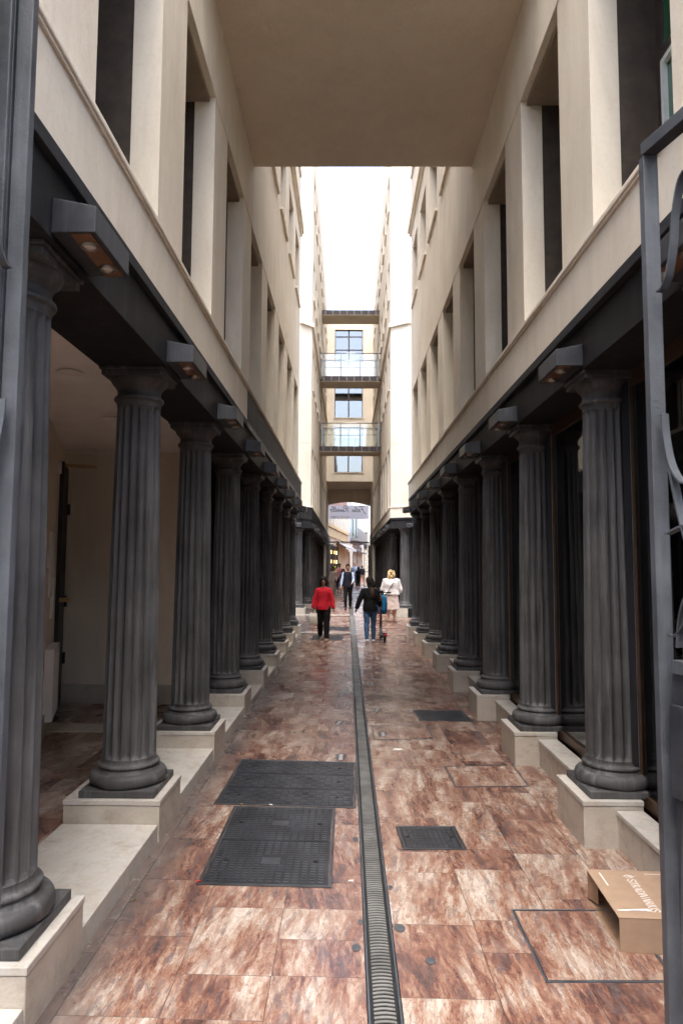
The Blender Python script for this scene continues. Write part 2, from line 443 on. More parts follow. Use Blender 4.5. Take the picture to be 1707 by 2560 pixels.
# ================================================================== columns (built once, copied)
def shaft_mesh(z0, z1, rb, rtop, nf=18, per=8):
    m = MB(); zs = []
    e = .05
    rings = [(z0, 0), (z0 + .012, 0), (z0 + .02, .35), (z0 + .035, .75), (z0 + .06, 1)] + \
            [(z0 + .06 + (z1 - z0 - .12) * t, 1) for t in (.2, .4, .6, .8)] + \
            [(z1 - .06, 1), (z1 - .035, .75), (z1 - .02, .35), (z1 - .012, 0), (z1, 0)]
    n = nf * per
    for z, d in rings:
        t = (z - z0) / (z1 - z0); r = rb + (rtop - rb) * (t ** 1.35)
        for k in range(n):
            u = (k % per) / per
            fl = max(0, 1 - ((u - .5) / .43) ** 2) ** .5 if abs(u - .5) < .43 else 0
            a = 2 * math.pi * (k - per / 2) / n; q = r - fl * d * .024 * r / rb
            m.v.append((q * math.cos(a), q * math.sin(a), z))
    for j in range(len(rings) - 1):
        for k in range(n):
            a, b = j * n + k, j * n + (k + 1) % n; m.f.append((a, b, b + n, a + n)); m.sm.append(False)
    return m
CAPTOP = 3.36; PH = .279
def half_round(r0, z0, r1, z1, out, n=6):
    p = []
    for k in range(n + 1):
        t = k / n; p.append((r0 + (r1 - r0) * t + out * math.sin(math.pi * t), z0 + (z1 - z0) * (1 - math.cos(math.pi * t)) / 2))
    return p
def make_column(pedx=(-.354, .312)):
    root = shaft_mesh(.50, 3.10, .192, .160).build('column', 'column_stone')
    MB().box(-.265, .265, -.265, .265, PH, PH + .05).build('plinth', 'column_stone', root, .006)
    b = [(.25, PH + .05)] + half_round(.246, PH + .051, .244, PH + .138, .029, 9) + [(.226, PH + .141), (.223, PH + .15)] + \
        [(.212, PH + .16), (.209, PH + .168)] + half_round(.211, PH + .17, .206, PH + .197, .012, 5) + [(.199, PH + .2), (.194, PH + .212), (.193, .502)]
    MB().lathe(b, 56).build('base', 'column_stone', root)
    c = [(.162, 3.098), (.166, 3.125)] + half_round(.168, 3.128, .168, 3.165, .016, 6) + [(.162, 3.168), (.160, 3.20), (.160, 3.222), (.170, 3.226), (.172, 3.238),
        (.178, 3.242), (.186, 3.252), (.2, 3.266), (.209, 3.284), (.212, 3.296)]
    MB().lathe(c, 56).build('capital', 'column_stone', root)
    ab = MB().box(-.218, .218, -.218, .218, 3.297, 3.335); ab.box(-.233, .233, -.233, .233, 3.337, CAPTOP - .002)
    ab.build('abacus', 'column_stone', root, .004)
    MB().box(pedx[0], pedx[1], -.30, .30, -.08, PH - .036).build('pedestal', 'white_marble', root, .005)
    MB().box(pedx[0] - .004, pedx[1] + .004, -.304, .304, PH - .034, PH).build('pedestal_cap', 'white_marble_top', root, .004)
    return root
colL = make_column((-.354, .312))
colR = copy_tree(colL)
for ch in list(colR.children):
    if ch.name.startswith('pedestal'): bpy.data.objects.remove(ch)
MB().box(-.327, .09, -.30, .30, -.12, PH - .036).build('pedestal', 'white_marble', colR, .005)
MB().box(-.331, .092, -.304, .304, PH - .034, PH).build('pedestal_cap', 'white_marble_top', colR, .004)
AXL, AXR = -1.597, 1.970
AY0, PITCHY = 3.178, 1.955
def make_bracket(sx):
    """light bracket over a capital; sx=+1 points to +X (left side of the alley)"""
    root = MB()
    prof = [(0, 3.385), (sx * .20, 3.385), (sx * .20, 3.508), (0, 3.548)]
    if sx < 0: prof = prof[::-1]
    o = root.prismY(prof, -.235, .235).build('spotlight_bracket', 'bracket_paint', None, .004)
    x0, x1 = sorted((sx * .085, sx * .178))
    MB().box(x0, x1, -.225, .225, 3.3785, 3.3845).build('wooden_inlay', 'bracket_wood', o)
    for yy in (-.12, .12):
        c = sx * .132
        ring = MB().lathe([(.04, 3.3785), (.04, 3.366), (.03, 3.366), (.03, 3.3785)][::-1], 20, c, yy).build('spotlight', 'lamp_rim', o)
        MB().lathe([(.029, 3.372), (.02, 3.369), (.004, 3.368)][::-1], 18, c, yy).build('spotlight_lens', 'lamp_glass', o)
    return o
brL, brR = make_bracket(1), make_bracket(-1)

# ================================================================== the two near buildings
def side_building(side):
    L = side == 'L'; s = -1 if L else 1          # s: direction away from the alley
    root = empty('arcade_building', (s * 1.6, 10, 0))
    bx, by = s * 1.6, 10
    def P(name, mat, x0, x1, y0, y1, z0, z1, bevel=0, parent=None):
        a, b = sorted((x0, x1)); mbx = MB().box(a - bx, b - bx, y0 - by, y1 - by, z0, z1)
        return mbx.build(name, mat, parent or root, bevel)
    face = 1.30 if L else 1.69; beam = 1.335 if L else 1.735; wall = 1.39 if L else 1.789
    ax = AXL if L else AXR; dy = 0 if L else .066
    Y0, Y1 = 1.95, 19.0; back = ax + s * .245
    axes = [AY0 + dy + PITCHY * k for k in range(9)]
    # beam and fascia
    P('beam', 'beam_stone', s * beam, back, Y0, Y1 - .02, CAPTOP, 3.694, .004)
    if L:
        P('fascia_strip', 'beam_strip', s * face, back, Y0, 8.7, 3.694, 3.77, .004)
        P('fascia_strip', 'bracket_paint', s * face, back, 8.702, Y1, 3.694, 3.77, .004)
        P('fascia', 'stucco', s * (face + .004), back, Y0, 8.7, 3.771, 4.165)
        P('fascia_panel', 'beam_strip', s * (face + .002), back, 8.702, Y1 - .002, 3.771, 4.165)
    else:
        P('fascia_strip', 'beam_strip', s * face, back, Y0, Y1, 3.694, 3.77, .004)
        P('fascia', 'stucco', s * (face + .004), back, Y0, Y1 - .002, 3.771, 4.165)
    P('cornice', 'stucco', s * (face - .012), back, Y0, Y1 + .01, 4.166, 4.181)
    P('cornice', 'stucco', s * (face - .024), back, Y0, Y1 + .02, 4.182, 4.222, .008)
    # first-floor screen of pilasters with dark recessed windows
    pil = [a for a in axes] + [axes[-1] + 1.955]
    for k, a in enumerate(axes):
        y0, y1 = a - .36, min(a + .36, Y1)
        P('pilaster', 'stucco', s * wall, s * (wall + .215), y0, y1, 4.223, 6.752)
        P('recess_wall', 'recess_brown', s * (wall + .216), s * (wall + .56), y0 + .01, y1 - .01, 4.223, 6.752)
    ends = [Y0 - .2] + [a for a in axes]
    for k in range(-1, 8):
        y0 = axes[k] + .36 if k >= 0 else Y0
        y1 = axes[k + 1] - .36
        if y1 - y0 < .2: continue
        wn = P('window', 'window_frame_dark', s * (wall + .50), s * (wall + .56), y0, y0 + .07, 4.223, 6.752)
        P('window_frame', 'window_frame_dark', s * (wall + .50), s * (wall + .56), y1 - .07, y1, 4.223, 6.752, 0, wn)
        P('window_frame', 'window_frame_dark', s * (wall + .50), s * (wall + .56), y0 + .07, y1 - .07, 5.62, 5.70, 0, wn)
        P('window_frame', 'window_frame_light', s * (wall + .49), s * (wall + .54), y0 + .071, y0 + .11, 4.223, 5.61, 0, wn)
        P('window_frame', 'window_frame_light', s * (wall + .49), s * (wall + .54), y1 - .11, y1 - .071, 4.223, 5.61, 0, wn)
        P('window_frame', 'window_frame_light', s * (wall + .492), s * (wall + .538), y0 + .112, y1 - .112, 5.57, 5.612, 0, wn)
        P('pane', 'green_glass', s * (wall + .525), s * (wall + .531), y0 + .111, y1 - .111, 4.223, 5.57, 0, wn)
        P('pane', 'green_glass', s * (wall + .525), s * (wall + .531), y0 + .071, y1 - .071, 5.701, 6.752, 0, wn)
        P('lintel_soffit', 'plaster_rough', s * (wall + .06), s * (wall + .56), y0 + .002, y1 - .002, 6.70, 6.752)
    # upper wall
    P('wall', 'stucco', s * (wall - .006), s * (wall + .6), Y0, Y1, 6.753, 9.06)
    P('wall', 'stucco', s * wall, s * (wall + .6), Y0, Y1, 10.8, 12.86)
    P('wall', 'stucco', s * wall, s * (wall + .6), Y0, Y1, 14.6, 15.0)
    for z0, z1 in ((9.06, 10.8), (12.86, 14.6)):
        for k, a in enumerate(axes):
            P('wall_pier', 'stucco', s * wall, s * (wall + .26), a - .36 if k else Y0, min(a + .36, Y1), z0, z1)
            if k < 8 and a > 8:
                y0, y1 = a + .36, axes[k + 1] - .36
                wn = P('window', 'window_frame_dark', s * (wall + .2), s * (wall + .25), y0, y1, z1 - .07, z1)
                P('window_frame', 'window_frame_dark', s * (wall + .2), s * (wall + .25), (y0 + y1) / 2 - .03, (y0 + y1) / 2 + .03, z0 + .02, z1 - .07, 0, wn)
                P('pane', 'window_glass', s * (wall + .225), s * (wall + .23), y0, (y0 + y1) / 2 - .03, z0, z1 - .07, 0, wn)
                P('pane', 'window_glass', s * (wall + .225), s * (wall + .23), (y0 + y1) / 2 + .03, y1, z0, z1 - .07, 0, wn)
                P('window_sill', 'stucco', s * (wall - .055), s * (wall + .2), y0 - .09, y1 + .09, z0 + .002, z0 + .065, .004)
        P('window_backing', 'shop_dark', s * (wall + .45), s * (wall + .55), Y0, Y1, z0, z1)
    P('upper_cornice', 'stucco', s * (wall - .10), s * wall, Y0, Y1 + .05, 11.46, 11.62, .006)
    P('upper_cornice', 'stucco', s * (wall - .05), s * wall, Y0, Y1 + .02, 11.36, 11.459)
    # mass of the building behind, closed against the sky
    P('building_mass', 'stucco', s * (wall + .61), s * 9, Y0, Y1, 4.30, 14.98)
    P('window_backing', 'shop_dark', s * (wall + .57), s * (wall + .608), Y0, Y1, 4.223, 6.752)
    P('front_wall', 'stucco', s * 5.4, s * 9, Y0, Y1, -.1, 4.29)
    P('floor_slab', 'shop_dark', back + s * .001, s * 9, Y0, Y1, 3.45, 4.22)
    # columns and their light brackets
    for k, a in enumerate(axes):
        if k == 0 and not L: pass
        c = copy_tree(colL if L else colR, root); c.location = (ax - bx, a - by, 0)
        b = copy_tree(brL if L else brR, root); b.location = (s * beam - bx, a + .0 - by, 0)
    return root, P, axes
bldL, PL, axL = side_building('L')
tag(bldL, 'cream stucco building over charcoal fluted columns, its open lobby on the left side', 'building')
bldR, PR, axR = side_building('R')
tag(bldR, 'cream stucco building over charcoal fluted columns and glazed shopfronts on the right', 'building')

# left: low marble steps between the pedestals and the lobby behind
for k in range(8):
    y0, y1 = axL[k] + .302, axL[k + 1] - .302
    if k > 2: PL('marble_step', 'white_marble', -1.302, -1.955, y0, y1, -.05, .062, .004)
    else: PL('marble_step', 'white_marble_top', -1.292, -1.955, y0, y1, -.05, .122, .005)
PL('marble_step', 'white_marble_top', -1.292, -1.955, 1.95, axL[0] - .302, -.05, .122, .005)
# lobby
def skewX(y): return -2.89 - .336 * (y - 6.4)
m = MB(); ya, yb = 3.2, 9.0
m.prism([(skewX(ya) + 1.6, ya - 10), (skewX(yb) + 1.6, yb - 10), (skewX(yb) + 1.5, yb - 10), (skewX(ya) + 1.5, ya - 10)], .05, 3.42)
m.build('lobby_wall', 'stucco', bldL)
PL('lobby_wall', 'stucco', -3.9, -2.2, 9.0, 9.12, .05, 3.42)
PL('lobby_skirting', 'white_marble', -3.74, -2.2, 8.975, 8.998, .10, .35)
PL('lobby_ceiling', 'lobby_white', -1.845, -4.2, 1.95, 9.0, 3.385, 3.44)
lf = MB()
for k in range(6):
    for j in range(12):
        x0 = -1.957 - .44 * (k + 1); y0 = 2.0 + .6 * j - (.3 if k % 2 else 0)
        if 7.4 < y0 < 7.5: pass
        lf.box(x0 + .002 + 1.6, x0 + .438 + 1.6, y0 + .002 - 10, y0 + .598 - 10, .04, .096 + random.uniform(0, .001))
stuff(lf.build('lobby_paving', 'travertine_arcade', bldL))
PL('threshold', 'white_marble', -3.9, -1.957, 7.5, 7.88, .04, .103)
for x, y in ((-2.135, 5.14), (-2.39, 6.8)):
    MB().lathe([(.095, 3.372), (.092, 3.366), (.075, 3.366), (.072, 3.38)], 28, x + 1.6, y - 10).build('ceiling_lamp', 'lobby_white', bldL)
wdir = Vector((-.336, 1, 0)).normalized(); wn = Vector((1, .336, 0)).normalized()
def on_wall(name, mat, y0, y1, z0, z1, t0=.0, t1=.03, parent=None):
    a = Vector((skewX(y0), y0, 0)); b = Vector((skewX(y1), y1, 0)); off = Vector((-1.6, 10, 0))
    q = [a + wn * t0, a + wn * t1, b + wn * t1, b + wn * t0]
    return MB().prism([((p - off).x, (p - off).y) for p in q][::1], z0, z1).build(name, mat, parent or bldL)
door = on_wall('lobby_door', 'door_black', 8.2, 8.95, .1, 3.15, .002, .05)
for zz in (.62, 1.35, 2.55): on_wall('hinge', 'door_black', 8.9, 8.96, zz, zz + .14, .05, .085, door)
on_wall('door_handle', 'brass', 8.16, 8.22, 1.45, 1.5, .05, .16, door)
on_wall('door_closer', 'brass', 8.4, 8.44, 3.12, 3.15, .03, .42, door)
on_wall('notice_plate', 'paper_white', 8.02, 8.08, 2.98, 3.12, .0, .03)
on_wall('notice_plate', 'lobby_white', 7.35, 7.75, 1.55, 2.25, .0, .018)
on_wall('notice_plate', 'paper_white', 7.1, 7.16, 1.86, 2.05, .0, .03)
on_wall('notice_plate', 'paper_white', 7.6, 7.64, 1.3, 1.75, .0, .03)
on_wall('service_cabinet', 'lobby_white', 7.25, 7.95, .25, 1.0, .0, .09)
on_wall('lobby_skirting', 'white_marble', 3.3, 8.1, .097, .33, .001, .02)
# left: dark shopfronts beyond the lobby
for k in range(3, 8):
    y0, y1 = axL[k] , axL[k + 1]
    wv = PL('shop_window', 'dark_frame', -2.06, -2.12, y0 + .06, y1 - .06, .10, .20)
    PL('window_frame', 'dark_frame', -2.04, -2.14, y0 - .055, y0 + .055, .10, 3.36, 0, wv)
    PL('pane', 'shop_glass', -2.085, -2.091, y0 + .056, y1 - .056, .20, 3.36, 0, wv)
PL('shop_wall', 'shop_dark', -3.2, -3.3, 9.13, 19.0, 0, 3.44); PL('shop_wall', 'shop_dark', -2.1, -5.4, 18.9, 19.0, 0, 3.44)
PL('shop_wall', 'dark_panel', -1.96, -2.19, 9.01, 9.16, .1, 3.37)
PL('shop_floor', 'shop_dark', -1.96, -5.4, 9.16, 18.9, .0, .06)
# right: sills, shopfront frames, panes, dark shop
for k in range(-1, 8):
    y0 = axR[k] + .306 if k >= 0 else 1.95; y1 = axR[k + 1] - .306
    if y1 - y0 < .1: continue
    PR('sill_wall', 'white_marble', 1.882, 2.055, y0, y1, -.1, .186)
    PR('window_sill', 'white_marble_top', 1.868, 2.056, y0, y1, .187, .217, .004)
    f0 = axR[k] - .13 if k >= 0 else 1.95; f1 = axR[k + 1] - .13
    wv = PR('shop_window', 'bronze_frame', 2.092, 2.14, f0 + .05, f1 - .052, .218, .30)
    PR('window_frame', 'dark_frame', 2.034, 2.085, f1 - .05, f1 + .05, .219, 3.36, 0, wv)
    PR('window_frame', 'rail_steel', 2.0855, 2.0915, f1 - .046, f1 + .046, .219, 3.36, 0, wv)
    PR('window_frame', 'bronze_frame', 2.092, 2.142, f1 - .05, f1 + .05, .219, 3.36, 0, wv)
    PR('window_frame', 'bronze_frame', 2.094, 2.138, f0 + .051, f1 - .051, 3.24, 3.36, 0, wv)
    PR('pane', 'shop_glass', 2.112, 2.118, f0 + .05, f1 - .05, .30, 3.24, 0, wv)
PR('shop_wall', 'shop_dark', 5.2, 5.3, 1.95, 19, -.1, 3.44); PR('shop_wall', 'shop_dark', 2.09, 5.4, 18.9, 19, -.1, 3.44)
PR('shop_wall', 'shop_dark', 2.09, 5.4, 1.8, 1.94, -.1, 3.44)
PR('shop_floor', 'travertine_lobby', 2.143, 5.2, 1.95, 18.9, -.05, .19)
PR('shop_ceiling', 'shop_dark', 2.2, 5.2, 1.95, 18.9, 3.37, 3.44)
for k in range(2, 8, 2): PR('shop_pillar', 'dark_panel', 3.2, 3.6, axR[k], axR[k] + .4, .19, 3.37)

# building bridging the alley overhead
br = empty('bridging_storey', (.2, 5.7, 7.7))
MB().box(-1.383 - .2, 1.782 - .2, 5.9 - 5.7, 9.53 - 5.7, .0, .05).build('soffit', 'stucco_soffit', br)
MB().box(-1.3835 - .2, 1.7825 - .2, 5.898 - 5.7, 9.532 - 5.7, .051, 3.6).build('wall', 'stucco', br)
tag(br, 'cream storey bridging the alley overhead, its flat underside seen from below', 'building')

# ================================================================== far pair of buildings beyond the crossing
def far_building(side):
    L = side == 'L'; s = -1 if L else 1
    wall = 1.46 if L else 1.69; face = 1.40 if L else 1.66; beam = 1.43 if L else 1.69; ax = 1.74 if L else 1.98
    out = 1.90 if L else 2.36; Ya, Yb = 26.2, 26.66; Y1 = 46.0
    root = empty('arcade_building', (s * 1.8, 36, 0)); bx, by = s * 1.8, 36
    def prism(name, mat, xin, z0, z1, dy=0, xo=None, y1=Y1, bevel=0):
        """alley-side slab with the chamfered near corner"""
        o = (xo or 8.0); d = out - wall; xi = xin
        pts = [(s * xi, Yb - dy), (s * xi, y1), (s * o, y1), (s * o, Ya - dy), (s * (xi + d), Ya - dy)]
        pts = [(x - bx, y - by) for x, y in pts]
        a = sum(pts[i][0] * pts[(i + 1) % 5][1] - pts[(i + 1) % 5][0] * pts[i][1] for i in range(5))
        if a < 0: pts = pts[::-1]
        return MB().prism(pts, z0, z1).build(name, mat, root, bevel)
    def P(name, mat, x0, x1, y0, y1, z0, z1, parent=None):
        a, b = sorted((x0, x1)); return MB().box(a - bx, b - bx, y0 - by, y1 - by, z0, z1).build(name, mat, parent or root)
    prism('beam', 'beam_stone', beam, CAPTOP, 3.694)
    prism('fascia_strip', 'beam_stone', face, 3.695, 3.77, .02)
    prism('fascia', 'beam_stone' if L else 'stucco', face + .003, 3.771, 4.165, .015)
    prism('cornice', 'stucco', face - .02, 4.166, 4.222, .03)
    bays = [27.6 + 2.0 * k for k in range(9)]
    prism('wall', 'stucco', wall, 6.753, 9.06); prism('wall', 'stucco', wall, 10.8, 12.86); prism('wall', 'stucco', wall, 14.6, 16.7); prism('wall', 'stucco', wall, 18.3, 21.5)
    prism('upper_cornice', 'stucco', wall - .09, 11.40, 11.56, .06, None, 45.9)
    prism('wall_joint', 'stucco', wall - .004, 6.70, 6.752, .003, None, 45.9)
    for z0, z1, wd in ((4.223, 6.70, 1.2), (9.06, 10.8, 1.0), (12.86, 14.6, 1.0), (16.7, 18.3, 1.0)):
        # first pier with the chamfered corner, then a pier after each opening
        d = out - wall
        pts = [(s * wall, Yb), (s * wall, bays[0]), (s * (wall + .5), bays[0]), (s * 8, Ya + .4), (s * 8, Ya), (s * (wall + d), Ya)]
        pts = [(x - bx, y - by) for x, y in pts]
        a = sum(pts[i][0] * pts[(i + 1) % 6][1] - pts[(i + 1) % 6][0] * pts[i][1] for i in range(6))
        MB().prism(pts if a > 0 else pts[::-1], z0, z1).build('wall_pier', 'stucco', root)
        for k, y in enumerate(bays):
            P('wall_pier', 'stucco', s * wall, s * (wall + .25), y + wd, bays[k + 1] if k < 8 else Y1, z0, z1)
            wn_ = P('window', 'window_frame_dark', s * (wall + .2), s * (wall + .24), y, y + wd, z1 - .08, z1)
            P('pane', 'window_glass', s * (wall + .215), s * (wall + .22), y, y + wd, z0, z1 - .08, wn_)
            if z0 > 5: P('window_sill', 'stucco', s * (wall - .055), s * (wall + .2), y - .08, y + wd + .08, z0 + .002, z0 + .065)
        P('window_backing', 'shop_dark', s * (wall + .5), s * (wall + .6), bays[0] - .4, Y1, z0, z1)
    P('building_mass', 'stucco', s * (wall + .61), s * 7.9, 27, 45.98, 3.7, 21.4)
    P('shop_wall', 'shop_dark', s * (ax + .38), s * (ax + .48), 26.9, 46, 0, 3.4)
    P('shop_wall', 'shop_dark', s * (ax + .38), s * 8, 26.7, 26.88, 0, 3.4)
    for k in range(10):
        y = 26.62 if k == 0 else 28.0 + 1.955 * (k - .25)
        x = (1.93 if L else 2.22) if k == 0 else ax
        c = copy_tree(colL if L else colR, root); c.location = (s * x - bx, y - by, 0)
        if k < 7:
            b = copy_tree(brL if L else brR, root); b.location = (s * beam - bx, y + (.55 if k == 0 else 0) - by, 0)
    # bracket on the near face
    nb = copy_tree(brL, root); nb.location = (s * (out + .12) - bx, Ya - by, 0); nb.rotation_euler = (0, 0, R(-90))
    return root
fl = far_building('L'); tag(fl, 'left cream building beyond the crossing, with chamfered corner and dark fascia', 'building')
fr = far_building('R'); tag(fr, 'right cream building beyond the crossing, with chamfered corner and cream fascia', 'building')

# glass footbridges
def footbridge(y, ztop, x0, x1, rail, label):
    root = empty('footbridge', ((x0 + x1) / 2, y, ztop)); cx = (x0 + x1) / 2; h = (x1 - x0) / 2
    MB().box(-h, h, 0, 1.42, -.262, -.0).build('deck_edge', 'brown_deck', root)
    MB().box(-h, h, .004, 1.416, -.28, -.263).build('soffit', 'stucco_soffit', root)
    for k in range(8):
        x = -h + .2 + k * (2 * h - .4) / 7
        MB().box(x - .012, x + .012, -.006, -.001, -.25, -.02).build('deck_bolt', 'rail_steel', root)
    if rail:
        for yy in (.06, 1.36):
            for x in (-h + .12, -h * .32, h * .32, h - .12): MB().box(x - .025, x + .025, yy - .02, yy + .02, -.03, 1.2).build('post', 'rail_steel', root)
            MB().tube([(-h + .01, yy, 1.21), (h - .01, yy, 1.21)], .022, 8).build('handrail', 'rail_steel', root)
            MB().tube([(-h + .01, yy, .86), (h - .01, yy, .86)], .012, 8).build('rail', 'rail_steel', root)
            for a, b in ((-h + .15, -h * .32 - .03), (-h * .32 + .03, h * .32 - .03), (h * .32 + .03, h - .15)):
                MB().box(a, b, yy - .006, yy + .006, .02, 1.16).build('glass_panel', 'rail_glass', root)
    tag(root, label, 'footbridge', 'footbridges over the alley')
footbridge(34.5, 7.98, -1.455, 1.685, True, 'lower footbridge with glass railing across the alley')
footbridge(34.3, 11.58, -1.455, 1.685, True, 'middle footbridge with glass railing, just under the blank topmost one')
footbridge(36.4, 15.85, -1.455, 1.685, False, 'topmost footbridge against the white sky, no railing visible')

# end building with the arched passage
eb = empty('end_building', (0, 46, 0))
def E(name, mat, x0, x1, y0, y1, z0, z1, parent=None, bevel=0): return MB().box(x0, x1, y0 - 46, y1 - 46, z0, z1).build(name, mat, parent or eb, bevel)
wx0, wx1 = -.93, 1.0
zr = [7.62, 8.22, 11.33, 11.98, 14.85, 15.55, 18.15, 19.3]
E('wall', 'stucco', -1.55, 1.69, 46, 46.4, zr[0], zr[1])
for a in (1, 3, 5):
    E('wall_pier', 'stucco', -1.55, wx0, 46, 46.4, zr[a], zr[a + 1]); E('wall_pier', 'stucco', wx1, 1.69, 46, 46.4, zr[a], zr[a + 1])
    E('wall', 'stucco', -1.55, 1.69, 46, 46.4, zr[a + 1], zr[a + 2])
    z0, z1 = zr[a], zr[a + 1]; cx = (wx0 + wx1) / 2
    wv = E('window', 'window_frame_dark', wx0, wx1, 46.12, 46.2, z1 - .06, z1)
    E('window_frame', 'window_frame_dark', wx0, wx0 + .05, 46.12, 46.2, z0, z1 - .06, wv); E('window_frame', 'window_frame_dark', wx1 - .05, wx1, 46.12, 46.2, z0, z1 - .06, wv)
    E('window_frame', 'window_frame_dark', cx - .045, cx + .045, 46.12, 46.2, z0, z1 - .06, wv)
    for t in (.46, .82):
        zz = z0 + (z1 - z0) * t
        E('window_frame', 'window_frame_dark', wx0 + .05, cx - .045, 46.125, 46.195, zz - .035, zz + .035, wv); E('window_frame', 'window_frame_dark', cx + .045, wx1 - .05, 46.125, 46.195, zz - .035, zz + .035, wv)
    E('window_frame', 'window_frame_dark', wx0 + .05, wx1 - .05, 46.13, 46.19, z0, z0 + .05, wv)
    for p0, p1 in ((wx0 + .05, cx - .045), (cx + .045, wx1 - .05)):
        E('pane', 'window_glass_bright', p0, p1, 46.155, 46.165, z0 + .05, z1 - .06, wv)
    E('curtain', 'far_grey', cx + .35, wx1 - .06, 46.32, 46.36, z0 + .05, z0 + (z1 - z0) * .8, wv)
    E('window_sill', 'stucco', wx0 - .06, wx1 + .06, 45.95, 46.12, z0 - .05, z0 - .002)
E('room_back', 'lobby_white', -1.5, 1.6, 46.9, 47, 7.7, 19.2)
E('passage_soffit', 'stucco_soffit', -1.60, 1.69, 46.003, 51, 7.60, 7.66)
E('roof', 'stucco', -1.60, 1.69, 46.4, 51.4, 19.1, 19.3); E('rear_wall', 'stucco', -6, 6, 51.0, 51.4, 7.6, 19.2)
# arch wall at the far end of the passage
n = 14; poly = [(-1.62, 6.40)] + [(-1.55 + 3.12 * k / n, 6.42 + .26 * math.sin(math.pi * k / n)) for k in range(n + 1)] + [(1.70, 6.40), (1.70, 7.6), (-1.62, 7.6)]
MB().prismY(poly, 5.0, 5.4).build('arch', 'stucco', eb)
E('passage_wall', 'stucco', -8, -1.46, 46.01, 51.4, -.2, 7.6); E('passage_wall', 'stucco', 1.69, 8, 46.01, 51.4, -.2, 7.6)
for s_ in (-1, 1):
    for k in range(3):
        x = -1.52 if s_ < 0 else 1.70
        E('passage_column', 'column_stone', x - .17, x + .17, 46.6 + 1.9 * k, 46.95 + 1.9 * k, .1, 3.36)
    x0, x1 = (-1.7, -1.40) if s_ < 0 else (1.66, 1.9)
    E('beam', 'beam_stone', x0, x1, 46.02, 51.3, 3.36, 4.16)
tag(eb, 'pale end building with stacked tall windows above an arched passage', 'building')
def drop(o):
    for ch in list(o.children): drop(ch)
    bpy.data.objects.remove(o)
for o in (colL, colR, brL, brR): drop(o)

# ================================================================== drain, covers, small marks on the paving
dr = empty('drain_channel', (.17, 3, gz(.17)))
X0, X1 = DL + .004 - .17, DR - .004 - .17
MB().box(X0, X1, -1.3, 49, -.035, -.026).build('channel_bed', 'dark_void', dr)
def flush(yend):                                   # rails follow the ground: near level part and the rise behind
    pass
for a, b in ((X0, X0 + .009), (X1 - .009, X1)):
    MB().box(min(a, .06 if a > 0 else a), max(b, -.06 if a < 0 else b), -1.0, 15.9, -.026, -.012).build('ledge', 'cast_iron', dr)
    y = -1.0
    while y < 15.9:
        MB().box(a, b, y + .002, min(y + .996, 15.9), -.03, .003).build('rail', 'channel_steel', dr, .002); y += 1.0
PITCH_S = .028
sm = MB()
# one slat: a bar with a rounded, slightly arched top
for k in range(9):
    t0, t1 = -.047 + .094 * k / 9, -.047 + .094 * (k + 1) / 9
    z0 = -.003 - 2.2 * t0 * t0; z1 = -.003 - 2.2 * t1 * t1
    sm.add([(t0, -.0072, z0), (t1, -.0072, z1), (t1, .0072, z1), (t0, .0072, z0), (t0, -.0072, z0 - .003), (t1, -.0072, z1 - .003), (t1, .0072, z1 - .003), (t0, .0072, z0 - .003)],
           [(0, 1, 2, 3), (4, 5, 1, 0), (3, 2, 6, 7)])
slat = sm.mesh('slat'); slat.materials.append(MATS['grate_steel'])
ns = 290
for k in range(ns): link('slat', slat, dr, 0, (0, -.95 + PITCH_S * k, -.002))
m = MB(); y = -.95 + PITCH_S * ns
while y < 15.9:
    m.box(-.052, .052, y - .0075, y + .0075, -.014, -.003); y += PITCH_S
while y < 46:
    zz = gy(y + 3); m.box(-.068, .068, y - .02, y + .02, zz - .014, zz + .001); y += .055
stuff(m.build('far_slats', 'grate_steel', dr))
m = MB()
for a, b in ((X0, X0 + .014), (X1 - .014, X1)):
    for k in range(60):
        y = 16 + .5 * k; m.box(a, b, y, y + .498, gy(y + 3.25) - .02, gy(y + 3.25) + .003)
m.build('far_rails', 'channel_steel', dr)
tag(dr, 'long slotted steel drain channel running down the middle of the alley', 'drain')

